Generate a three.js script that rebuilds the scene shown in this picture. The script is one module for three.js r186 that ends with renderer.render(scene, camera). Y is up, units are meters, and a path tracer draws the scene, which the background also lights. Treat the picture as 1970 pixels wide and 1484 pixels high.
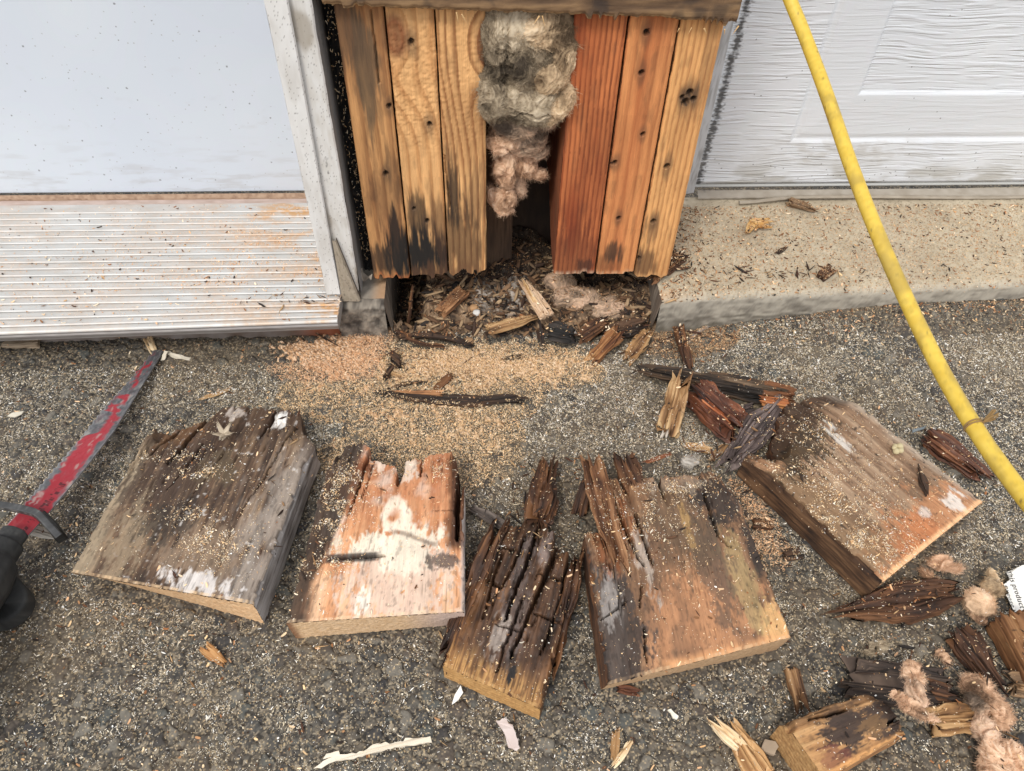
import * as THREE from 'three';
import { mergeGeometries } from 'three/addons/utils/BufferGeometryUtils.js';
import { RoundedBoxGeometry } from 'three/addons/geometries/RoundedBoxGeometry.js';

// ------------------------------------------------------------------ camera, sky, sun, exposure
const scene = new THREE.Scene();
const camera = new THREE.PerspectiveCamera(53.2, 1024 / 771, 0.02, 300);
camera.position.set(0, 0.606, 0.629);
camera.quaternion.setFromRotationMatrix(new THREE.Matrix4().makeBasis(
  new THREE.Vector3(0.99882, 0.02081, 0.04384), new THREE.Vector3(0.01929, 0.65872, -0.75214), new THREE.Vector3(-0.04453, 0.7521, 0.65754)));
camera.updateMatrixWorld();
const renderer = new THREE.WebGLRenderer({ antialias: true });
renderer.setSize(1024, 771);
renderer.toneMapping = THREE.LinearToneMapping;
renderer.toneMappingExposure = 1.23;
renderer.shadowMap.enabled = true;
{ // bright even overcast
  const w = 256, h = 128, d = new Float32Array(w * h * 4);
  for (let j = 0; j < h; j++) for (let i = 0; i < w; i++) {
    const el = ((j + 0.5) / h - 0.5) * Math.PI, s = Math.max(0, Math.sin(el)), k = (j * w + i) * 4;
    const c = 1 + 0.07 * Math.sin(i / w * 6.283 * 3 + j * 0.11) * Math.sin(j * 0.17 + 1.3);
    const L = 0.98 * (0.82 + 0.5 * s) * c;
    d[k] = L * 0.97; d[k + 1] = L * 0.995; d[k + 2] = L * 1.05; d[k + 3] = 1;
  }
  const t = new THREE.DataTexture(d, w, h, THREE.RGBAFormat, THREE.FloatType);
  t.mapping = THREE.EquirectangularReflectionMapping; t.magFilter = THREE.LinearFilter; t.minFilter = THREE.LinearFilter; t.wrapS = THREE.RepeatWrapping; t.needsUpdate = true;
  scene.background = t; scene.environment = t;
}
const sun = new THREE.DirectionalLight(new THREE.Color(1, 0.95, 0.87), 1.5);
sun.position.set(-1.3, 3.2, 2.2); sun.castShadow = true; sun.shadow.radius = 26; sun.shadow.mapSize.set(2048, 2048);
Object.assign(sun.shadow.camera, { left: -1.5, right: 1.5, top: 1.5, bottom: -1.5, near: 0.1, far: 12 });
scene.add(sun, sun.target);

// ------------------------------------------------------------------ helpers
const { sin, cos, PI, abs, min, max, floor, sqrt, pow, exp, hypot, round, ceil, sign } = Math;
const clamp = (x, a = 0, b = 1) => x < a ? a : x > b ? b : x;
const mix = (a, b, t) => a + (b - a) * t;
const ss = (a, b, x) => { const t = clamp((x - a) / (b - a)); return t * t * (3 - 2 * t); };
function RNG(s) { return () => { s |= 0; s = s + 0x6D2B79F5 | 0; let t = Math.imul(s ^ s >>> 15, 1 | s); t = t + Math.imul(t ^ t >>> 7, 61 | t) ^ t; return ((t ^ t >>> 14) >>> 0) / 4294967296; }; }
const hsh = (x, y, z = 0) => { let h = Math.imul(x, 374761393) + Math.imul(y, 668265263) + Math.imul(z, 1274126177) | 0; h = Math.imul(h ^ h >>> 13, 1274126177); h ^= h >>> 16; h = Math.imul(h, 2246822519); return ((h ^ h >>> 15) >>> 0) / 4294967296; };
function n2(x, y, z = 7) { const i = floor(x), j = floor(y); let a = x - i, b = y - j; a = a * a * (3 - 2 * a); b = b * b * (3 - 2 * b); return mix(mix(hsh(i, j, z), hsh(i + 1, j, z), a), mix(hsh(i, j + 1, z), hsh(i + 1, j + 1, z), a), b); }
function n3(x, y, z) { const k = floor(z); let c = z - k; c = c * c * (3 - 2 * c); return mix(n2(x, y, k), n2(x, y, k + 1), c); }
function f2(x, y, o = 4, z = 7) { let s = 0, a = 0.5, n = 0; for (let i = 0; i < o; i++) { s += a * n2(x, y, z + i * 13); n += a; x = x * 2.03 + 5.1; y = y * 2.03 + 1.7; a *= 0.5; } return s / n; }
function f3(x, y, z, o = 4) { let s = 0, a = 0.5, n = 0; for (let i = 0; i < o; i++) { s += a * n3(x, y, z); n += a; x = x * 2.03 + 5.1; y = y * 2.03 + 1.7; z = z * 2.03 + 3.3; a *= 0.5; } return s / n; }
const lin = v => { v /= 255; return v <= 0.04045 ? v / 12.92 : pow((v + 0.055) / 1.055, 2.4); };
const C = (r, g, b) => [lin(r), lin(g), lin(b)];
const mc = (a, b, t) => [a[0] + (b[0] - a[0]) * t, a[1] + (b[1] - a[1]) * t, a[2] + (b[2] - a[2]) * t];
const mulc = (a, k) => [a[0] * k, a[1] * k, a[2] * k];
function pal(cs, t) { t = clamp(t, 0, 0.9999) * (cs.length - 1); const i = floor(t); return mc(cs[i], cs[i + 1], t - i); }
function poly(pts, x) { if (x <= pts[0][0]) return pts[0][1]; for (let i = 1; i < pts.length; i++) if (x <= pts[i][0]) { const [a, b] = [pts[i - 1], pts[i]]; return mix(a[1], b[1], (x - a[0]) / (b[0] - a[0] || 1)); } return pts[pts.length - 1][1]; }
function segD(px, py, ax, ay, bx, by) { const dx = bx - ax, dy = by - ay, t = clamp(((px - ax) * dx + (py - ay) * dy) / (dx * dx + dy * dy)); return [hypot(px - ax - t * dx, py - ay - t * dy), t]; }
const taken = {};
function numbered(n) { if (!(n in taken)) { taken[n] = 0; return n; } taken[n]++; return n + '_' + String(taken[n]).padStart(3, '0'); }
function tag(o, label, category, group, kind) { o.userData.label = label; if (category) o.userData.category = category; if (group) o.userData.group = group; if (kind) o.userData.kind = kind; return o; }
function base(name, pos = [0, 0, 0]) { const o = new THREE.Group(); o.name = numbered(name); o.position.set(...pos); scene.add(o); return o; }
function put(name, geo, mat, parent) {
  const m = new THREE.Mesh(geo, mat); m.castShadow = m.receiveShadow = true;
  if (parent) { m.name = name; parent.add(m); } else { m.name = numbered(name); scene.add(m); }
  return m;
}
class Geo { // collects vertex-coloured grids
  constructor() { this.p = []; this.c = []; this.u = []; this.n = []; this.i = []; }
  grid(nu, nv, fn) { // fn(i/nu, j/nv) -> [x,y,z, color, u, v]
    const b = this.p.length / 3, P = new Float32Array((nu + 1) * (nv + 1) * 3); let k = 0;
    for (let j = 0; j <= nv; j++) for (let i = 0; i <= nu; i++) {
      const r = fn(i / nu, j / nv, i, j), c = r[3];
      this.p.push(r[0], r[1], r[2]); this.c.push(c[0], c[1], c[2]); this.u.push(r[4] ?? 0, r[5] ?? 0);
      P[k++] = r[0]; P[k++] = r[1]; P[k++] = r[2];
    }
    const N = new Float32Array(P.length), q = (j, i) => j * (nu + 1) + i;
    const tri = (a, d, e) => {
      const ax = P[d * 3] - P[a * 3], ay = P[d * 3 + 1] - P[a * 3 + 1], az = P[d * 3 + 2] - P[a * 3 + 2], bx = P[e * 3] - P[a * 3], by = P[e * 3 + 1] - P[a * 3 + 1], bz = P[e * 3 + 2] - P[a * 3 + 2];
      const x = ay * bz - az * by, y = az * bx - ax * bz, z = ax * by - ay * bx;
      for (const v of [a, d, e]) { N[v * 3] += x; N[v * 3 + 1] += y; N[v * 3 + 2] += z; }
      this.i.push(b + a, b + d, b + e);
    };
    for (let j = 0; j < nv; j++) for (let i = 0; i < nu; i++) { tri(q(j, i), q(j, i + 1), q(j + 1, i + 1)); tri(q(j, i), q(j + 1, i + 1), q(j + 1, i)); }
    for (let v = 0; v < N.length; v += 3) { const l = hypot(N[v], N[v + 1], N[v + 2]) || 1; this.n.push(N[v] / l, N[v + 1] / l, N[v + 2] / l); }
    return this;
  }
  done(o) {
    const g = new THREE.BufferGeometry();
    if (o) for (let k = 0; k < this.p.length; k += 3) { this.p[k] -= o[0]; this.p[k + 1] -= o[1]; this.p[k + 2] -= o[2]; }
    g.setAttribute('position', new THREE.Float32BufferAttribute(this.p, 3)); g.setAttribute('normal', new THREE.Float32BufferAttribute(this.n, 3));
    g.setAttribute('color', new THREE.Float32BufferAttribute(this.c, 3)); g.setAttribute('uv', new THREE.Float32BufferAttribute(this.u, 2));
    g.setIndex(this.i); return g;
  }
}
function dataTex(w, h, fn, srgb, opt = {}) { // fn(u,v) -> [r,g,b] 0..1 (linear when srgb is false) ; sRGB maps get linear colours encoded
  const d = new Uint8Array(w * h * 4), enc = c => 255 * (c <= 0.0031308 ? c * 12.92 : 1.055 * pow(c, 1 / 2.4) - 0.055);
  for (let j = 0; j < h; j++) for (let i = 0; i < w; i++) { const c = fn((i + 0.5) / w, (j + 0.5) / h), k = (j * w + i) * 4; for (let q = 0; q < 3; q++) d[k + q] = clamp(srgb ? enc(clamp(c[q])) : c[q] * 255, 0, 255); d[k + 3] = 255; }
  const t = new THREE.DataTexture(d, w, h, THREE.RGBAFormat); t.magFilter = THREE.LinearFilter; t.minFilter = THREE.LinearFilter;
  t.wrapS = t.wrapT = opt.wrap ?? THREE.RepeatWrapping; if (srgb) t.colorSpace = THREE.SRGBColorSpace; t.needsUpdate = true; return t;
}
// height map of everything that lies about, for what falls on top of it
const HX0 = -0.8, HZ0 = -0.2, HC = 0.0015, HW = 1200, HH = 620, hmap = new Float32Array(HW * HH).fill(-1);
function splat(x, y, z) { const i = floor((x - HX0) / HC), j = floor((z - HZ0) / HC); if (i < 0 || j < 0 || i >= HW || j >= HH) return; const k = j * HW + i; if (y > hmap[k]) hmap[k] = y; }
function topY(x, z) { const i = floor((x - HX0) / HC), j = floor((z - HZ0) / HC); if (i < 0 || j < 0 || i >= HW || j >= HH) return 0; return hmap[j * HW + i]; }

// ------------------------------------------------------------------ materials
const fibre = (() => { const w = 512; return dataTex(w, w, (u, v) => { const a = n2(u * 128, v * 6, 3), b = n2(u * 64, v * 4, 9), c = n2(u * 256, v * 32, 5), d = n2(u * 200, v * 200, 2); const k = 0.74 + 0.14 * a + 0.1 * b + 0.08 * c + 0.04 * d; return [k, k, k]; }, false); })();
const woodMat = new THREE.MeshStandardMaterial({ vertexColors: true, roughness: 0.82, map: fibre, bumpMap: fibre, bumpScale: 0.0006, side: THREE.DoubleSide });
const dampMat = new THREE.MeshStandardMaterial({ vertexColors: true, roughness: 0.6, map: fibre, bumpMap: fibre, bumpScale: 0.0008, side: THREE.DoubleSide });
const plainMat = new THREE.MeshStandardMaterial({ vertexColors: true, roughness: 0.9, side: THREE.DoubleSide });
const fluffMat = new THREE.MeshStandardMaterial({ vertexColors: true, roughness: 1, side: THREE.DoubleSide });
const paintMat = new THREE.MeshStandardMaterial({ vertexColors: true, roughness: 0.45, side: THREE.DoubleSide });
const UV = 16; // metres -> fibre repeats

// ------------------------------------------------------------------ asphalt
function vor(x, y, s) { const i = floor(x), j = floor(y); let F1 = 9, F2 = 9, id = 0; for (let b = -1; b < 2; b++) for (let a = -1; a < 2; a++) { const px = i + a + hsh(i + a, j + b, s), py = j + b + hsh(i + a, j + b, s + 1), d = hypot(px - x, py - y); if (d < F1) { F2 = F1; F1 = d; id = hsh(i + a, j + b, s + 2); } else if (d < F2) F2 = d; } return [F1, F2 - F1, id]; }
const stoneC = [C(64, 64, 64), C(78, 79, 79), C(88, 86, 82), C(68, 65, 62), C(98, 93, 85), C(80, 73, 68), C(84, 88, 87), C(120, 117, 110), C(58, 58, 60)];
function asphalt(x, z) {
  const wx = x + 0.003 * (n2(x * 260, z * 260, 31) - 0.5), wz = z + 0.003 * (n2(x * 260, z * 260, 37) - 0.5);
  const g = vor(wx / 0.0016, wz / 0.0016, 51), t = n2(x * 900, z * 900, 77);
  let col = mulc(pal([C(44, 42, 40), C(72, 69, 64), C(102, 96, 87), C(160, 150, 132)], pow(g[2], 1.3)), 0.8 + 0.4 * t), h = -0.35 + 0.25 * g[2] * (1 - g[0]);
  const m = vor(wx / 0.0052, wz / 0.0052, 61);
  if (m[2] < 0.55) { const e = ss(0.1, 0.28, m[1] - 0.12 * (m[2] * 17 % 1)); if (e > 0) { const k = m[2] * 91 % 1; col = mc(col, mulc(stoneC[floor(k * 8.99)], 0.8 + 0.5 * t), e * 0.75); h = mix(h, 0.15 + 0.35 * k, e); } }
  const b = vor(wx / 0.0125, wz / 0.0125, 71);
  if (b[2] < 0.5) { const e = ss(0.1, 0.25, b[1] - 0.2 * (b[2] * 29 % 1)); if (e > 0) { const k = b[2] * 47 % 1; col = mc(col, mulc(stoneC[floor(k * 8.99)], 0.7 + 0.65 * f2(x * 700, z * 700, 2)), e * (0.55 + 0.4 * k)); h = mix(h, 0.5 + 0.6 * k + 0.15 * t, e); } }
  const d = f2(x * 14, z * 14, 4, 3);
  col = mc(col, C(126, 110, 88), 0.3 * ss(0.3, 0.75, d)); const sp = hsh(floor(x / 0.0011), floor(z / 0.0011), 91); if (sp > 0.86) col = mc(col, C(206, 186, 150), 0.8 * (sp - 0.86) * 7);
  return [h, col];
}
function groundY(x, z) {
  let y = 0.028 * ss(0.19, 0.5, x) * (1 - ss(0.0, 0.16, z)) * ss(-0.1, 0.02, z);
  const pit = ss(-0.1, -0.092, x) * (1 - ss(0.195, 0.203, x)) * (1 - ss(-0.005, 0.022, z)) * ss(-0.3, -0.2, z);
  y -= 0.07 * pit; y += 0.003 * (f2(x * 9 + 3, z * 9, 3) - 0.5) * (1 - ss(1, 3, hypot(x, z)));
  return y;
}
let aspH = () => 0;
{
  const TX0 = -0.6, TZ0 = -0.06, TW = 1.3, TH = 0.62, w = 2048, h = 1024;
  const hts = new Float32Array(w * h), cols = new Float32Array(w * h * 3);
  for (let j = 0; j < h; j++) for (let i = 0; i < w; i++) { const r = asphalt(TX0 + (i + 0.5) / w * TW, TZ0 + (j + 0.5) / h * TH), k = j * w + i; hts[k] = r[0]; cols[k * 3] = r[1][0]; cols[k * 3 + 1] = r[1][1]; cols[k * 3 + 2] = r[1][2]; }
  const at = (u, v) => floor(v * h) * w + floor(u * w);
  aspH = (x, z) => { const u = (x - TX0) / TW, v = (z - TZ0) / TH; return u > 0 && u < 1 && v > 0 && v < 1 ? hts[at(u, v)] : 0; };
  const map = dataTex(w, h, (u, v) => { const k = at(u, v) * 3; return [cols[k], cols[k + 1], cols[k + 2]]; }, true, { wrap: THREE.MirroredRepeatWrapping });
  const bump = dataTex(w, h, (u, v) => { const q = hts[at(u, v)] * 0.5 + 0.5; return [q, q, q]; }, false, { wrap: THREE.MirroredRepeatWrapping });
  const line = (a, b, st) => { const o = []; for (let s = 60, q = []; s > 0.03; s *= 0.62) o.push(a - s); for (let x = a; x <= b; x += st) o.push(x); for (let s = 0.03; s < 60; s /= 0.62) o.push(b + s); return o; };
  const xs = line(-0.6, 0.7, 0.0017), zs = line(-0.06, 0.53, 0.0017), nx = xs.length, nz = zs.length;
  const p = new Float32Array(nx * nz * 3), uv = new Float32Array(nx * nz * 2), ix = [];
  for (let j = 0; j < nz; j++) for (let i = 0; i < nx; i++) {
    const x = xs[i], z = zs[j], k = j * nx + i, u = (x - TX0) / TW, v = (z - TZ0) / TH;
    let y = groundY(x, z);
    if (u > 0 && u < 1 && v > 0 && v < 1) { y += 0.0015 * hts[at(u, v)]; splat(x, y, z); }
    p[k * 3] = x; p[k * 3 + 1] = y; p[k * 3 + 2] = z; uv[k * 2] = u; uv[k * 2 + 1] = v;
    if (i && j) ix.push(k - nx - 1, k - 1, k, k - nx - 1, k, k - nx);
  }
  const g = new THREE.BufferGeometry(); g.setAttribute('position', new THREE.BufferAttribute(p, 3)); g.setAttribute('uv', new THREE.BufferAttribute(uv, 2)); g.setIndex(ix); g.computeVertexNormals();
  const m = put('ground', g, new THREE.MeshStandardMaterial({ color: new THREE.Color(0.86, 0.82, 0.77), map, bumpMap: bump, bumpScale: 0.0016, roughness: 0.88, side: THREE.DoubleSide }));
  tag(m, 'rough grey asphalt with worn aggregate and scattered sawdust', null, null, 'structure');
}
for (let j = 0; j < HH; j++) for (let i = 0; i < HW; i++) if (hmap[j * HW + i] < -0.5) hmap[j * HW + i] = groundY(HX0 + i * HC, HZ0 + j * HC);

// ------------------------------------------------------------------ concrete slab under the garage door, concrete stub by the entry door
const frontZ = x => 0.0235 - 0.041 * (clamp(x, 0.19, 0.9) - 0.197) + 0.0035 * (f2(x * 30, 1, 3) - 0.5);
function concreteCol(x, y, z, front) {
  const s = f2(x * 300, z * 300 + y * 300, 3), d = f2(x * 25, z * 25 + y * 40, 4, 5), sp = n2(x * 1100, z * 1100 + y * 900, 8);
  let c = pal([C(146, 133, 113), C(182, 168, 144), C(206, 194, 170)], 0.2 + 0.6 * d + 0.5 * (s - 0.5));
  if (sp > 0.8) c = mc(c, C(95, 82, 66), 0.5);
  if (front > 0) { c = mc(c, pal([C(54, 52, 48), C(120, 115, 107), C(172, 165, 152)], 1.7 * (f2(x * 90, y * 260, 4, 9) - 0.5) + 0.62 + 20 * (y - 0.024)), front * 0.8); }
  c = mc(c, C(190, 140, 90), 0.45 * (1 - ss(0.205, 0.235, x)) * ss(0.006, 0.02, z) * (1 - front) * ss(0.1, 0.2, x));
  return c;
}
{
  const g = new Geo(), prof = []; // (d from the front face, y, frontness)
  for (let k = 0; k <= 14; k++) prof.push([0, -0.004 + k / 14 * 0.046, 1]);
  for (let k = 1; k <= 8; k++) { const a = k / 8 * PI / 2; prof.push([-(0.009 - 0.009 * cos(a)), 0.042 + 0.008 * sin(a), 1 - k / 8]); }
  for (let k = 1; k <= 100; k++) prof.push([-0.009 - 0.17 * k / 100, 0.05, 0]);
  const xs = []; for (let x = 0.199; x < 0.76; x += 0.0016) xs.push(x); for (let x = 0.78; x < 2.7; x += 0.1) xs.push(x);
  g.grid(xs.length - 1, prof.length - 1, (a, b, i, j) => {
    const x = xs[i], q = prof[j], n = f2(x * 160, q[0] * 160 + q[1] * 160, 3) - 0.5, m = f2(x * 600, q[0] * 600 + q[1] * 600, 2) - 0.5;
    const z = frontZ(x) + q[0] + (q[2] > 0 ? 0.0016 * n + 0.0012 * m : 0), y = q[1] + (1 - q[2]) * (0.0018 * n + 0.0007 * m) - 0.003 * ss(0.205, 0.197, x);
    if (q[1] > 0.04) splat(x, y, z);
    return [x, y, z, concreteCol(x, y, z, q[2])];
  });
  g.grid(110, 30, (a, b) => { // broken face towards the pit, wood print in it
    const z = mix(frontZ(0.199), -0.185, a), y = mix(-0.06, 0.048, b), n = f2(z * 500, y * 30, 4, 4) - 0.5;
    return [0.1995 - 0.012 * (1 - b) * ss(-0.03, 0.02, z) + 0.004 * n, y, z, pal([C(74, 62, 52), C(120, 106, 92), C(158, 146, 132)], 0.5 + 1.1 * n + 0.1 * (f2(z * 90, y * 90, 3) - 0.5))];
  });
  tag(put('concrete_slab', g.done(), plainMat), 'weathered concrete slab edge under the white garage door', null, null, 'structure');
}
{
  const g = new Geo();
  g.grid(60, 50, (a, b) => { const x = mix(-0.148, -0.097, a), y = mix(-0.05, 0.05, b), n = f2(x * 150, y * 150, 4) - 0.5; return [x, y, 0.025 + 0.003 * n - 0.008 * ss(0.93, 1, b), pal([C(66, 60, 54), C(112, 104, 94), C(150, 140, 126)], 0.5 + 1.9 * n + 0.5 * (f2(x * 500, y * 500, 2) - 0.5))]; });
  g.grid(60, 110, (a, b) => { const x = mix(-0.148, -0.097, a), z = mix(0.017, -0.185, b), n = f2(x * 150, z * 150, 4) - 0.5; return [x, 0.05 + 0.001 * n, z, mc(pal([C(120, 112, 102), C(160, 150, 136)], 0.5 + n), C(200, 150, 100), 0.55 * ss(-0.115, -0.1, x))]; });
  g.grid(110, 30, (a, b) => { const z = mix(0.024, -0.185, a), y = mix(-0.06, 0.05, b), n = f2(z * 500, y * 30, 4, 14) - 0.5; return [-0.097 + 0.012 * (1 - b) * ss(-0.03, 0.02, z) + 0.004 * n, y, z, pal([C(62, 52, 44), C(104, 92, 80), C(140, 128, 112)], 0.5 + 1.1 * n)]; });
  tag(put('concrete_footing', g.done(), plainMat), 'short grey concrete footing end below the white door jamb', 'footing');
}

// ------------------------------------------------------------------ entry door, its frame and threshold
{
  const map = dataTex(1024, 512, (u, v) => { // 0.6 x 0.3 m
    const x = u * 0.6, y = v * 0.3; let c = mc(C(202, 209, 220), C(214, 220, 226), f2(x * 8, y * 8, 3));
    const low = 1 - ss(0, 0.09, y), sc = f2(x * 30, y * 140, 4, 5); c = mc(c, C(176, 174, 172), 0.5 * low * ss(0.5, 0.8, sc));
    c = mc(c, C(170, 165, 160), 0.2 * ss(0.7, 0.9, f2(x * 34, y * 60, 4, 9)) * (1 - ss(0.05, 0.2, y)));
    const s = vor(x / 0.012, y / 0.012, 5); if (s[2] < 0.09 && s[0] < 0.04 + 0.05 * (s[2] * 37 % 1)) c = mc(c, C(90, 88, 86), 0.7);
    const q = vor(x / 0.004, y / 0.004, 15); if (q[2] < 0.05 && q[0] < 0.13) c = mc(c, C(140, 136, 130), 0.6);
    return c;
  }, true, { wrap: THREE.MirroredRepeatWrapping });
  const d = tag(base('entry_door', [-0.66, 0.066, -0.177]), 'smooth white painted door above the ribbed aluminium sill', 'door');
  const g = new RoundedBoxGeometry(0.96, 2.03, 0.044, 2, 0.002); const p = g.attributes.position, uv = g.attributes.uv; for (let k = 0; k < p.count; k++) uv.setXY(k, (p.getX(k) + 0.555) / 0.6, (p.getY(k) + 1.015) / 0.3);
  const leaf = put('door_leaf', g, new THREE.MeshStandardMaterial({ map, roughness: 0.38 }), d); leaf.position.set(0, 1.015, 0);
  const s = new Geo(), ed = x => 0.0095 + 0.004 * (f2(x * 55, 3, 3, 2) - 0.5) + 0.002 * ss(0.6, 0.8, n2(x * 40, 9)) + 0.0035 * ss(-0.42, -0.44, x) * ss(-0.455, -0.44, x);
  s.grid(420, 12, (a, b) => { const x = mix(-0.62, -0.155, a), e = ed(x) * b, n = f2(x * 300, b * 4, 3) - 0.5; return [x, 0.066 - e, -0.152 + 0.003 * sin(b * PI) + 0.0006 * n, pal([C(118, 92, 74), C(160, 132, 110), C(178, 152, 130)], 0.5 + n + 0.1 * b)]; });
  const sw = put('door_sweep', s.done([-0.66, 0.066, -0.177]), plainMat, d); tag(sw, 'cracked tan rubber sweep along the bottom of the door');
}
{
  const t = tag(base('door_threshold', [-0.45, 0, -0.05]), 'ribbed aluminium door threshold dusted with orange sawdust', 'threshold'), x0 = -0.8, x1 = -0.141;
  const dirt = (x, z) => { const a = f2(x * 40, z * 120, 4, 3), near = ss(-0.34, -0.15, x) * (0.35 + 0.65 * ss(-0.02, -0.13, z)) + 0.5 * ss(-0.19, -0.15, x); let c = pal([C(166, 164, 158), C(188, 186, 182), C(202, 201, 198)], 0.2 + a * 0.9); c = mc(c, C(198, 152, 100), 0.95 * clamp(near + 0.2) * (0.35 + 0.65 * ss(0.35, 0.6, f2(x * 420, z * 420, 2, 28))) * ss(0.34, 0.6, f2(x * 22, z * 60, 4, 8))); return c; };
  const metal = new THREE.MeshStandardMaterial({ vertexColors: true, roughness: 0.5, metalness: 0.15, side: THREE.DoubleSide });
  const zf = x => 0.0655 - 0.03 * (x + 0.47) * 0.99, g = new Geo(); // plate, nose lip
  g.grid(330, 170, (a, b) => { const x = mix(x0, x1, a), z = mix(-0.142, zf(x), b); splat(x, 0.0575 + 0.001, z); return [x, 0.0575 + 0.0015 * (1 - b), z, dirt(x, z)]; });
  g.grid(330, 24, (a, b) => { const x = mix(x0, x1, a), q = min(1, b * 2) * PI / 2, d = max(0, b - 0.5) * 2; return [x, 0.0575 - 0.0022 + 0.0022 * cos(q) - 0.0108 * d, zf(x) + 0.0022 * sin(q) - 0.0014 * ss(0.08, 0.12, d) * ss(0.34, 0.3, d) - 0.002 * ss(0.4, 1, d), d > 0 ? mc(C(122, 116, 112), C(160, 154, 150), f2(x * 90, d * 6, 3)) : mulc(dirt(x, 0.06), 1.1)]; });
  g.grid(330, 3, (a, b) => { const x = mix(x0, x1, a); return [x, mix(0.0445, 0.044, b), mix(zf(x) + 0.0002, 0.03, b), C(90, 84, 80)]; });
  g.grid(3, 60, (a, b) => { const z = mix(-0.14, zf(x1) + 0.003, b); return [x1, mix(0.0445, 0.058, a), z, C(150, 146, 142)]; });
  put('sill_plate', g.done([-0.45, 0, -0.05]), metal, t);
  for (let k = 0; k < 18; k++) {
    const r = new Geo(), zz = -0.126 + k * 0.0109; const sl = x => k > 14 ? -0.03 * (x + 0.47) * (k - 14) / 4 : 0;
    r.grid(220, 5, (a, b) => { const x = mix(x0, x1 - 0.0005, a), q = b * PI; return [x, 0.0586 + 0.0011 * pow(sin(q), 0.7) + 0.0006 * (1 - k / 18), zz + sl(x) - 0.0014 * cos(q), mulc(dirt(x, zz), 1.12)]; });
    put('ridge', r.done([-0.45, 0, -0.05]), metal, t);
  }
  const b = new Geo(); // pinkish riser at the back
  b.grid(300, 6, (a, q) => { const x = mix(x0, -0.155, a); return [x, mix(0.0605, 0.058, q), mix(-0.152, -0.1385, q), mc(C(196, 178, 170), C(160, 140, 128), f2(x * 90, q * 4, 3))]; });
  put('back_riser', b.done([-0.45, 0, -0.05]), plainMat, t);
  const u = new Geo(); u.grid(300, 8, (a, q) => { const x = mix(x0, -0.15, a), n = f2(x * 80, q * 5, 3); return [x, mix(-0.004, 0.044, q), 0.024 - 0.006 * n, mc(mc(C(150, 142, 136), C(110, 84, 62), n), C(150, 78, 40), ss(-0.21, -0.17, x) * 0.8)]; });
  put('sill_support', u.done([-0.45, 0, -0.05]), plainMat, t);
}
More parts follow.
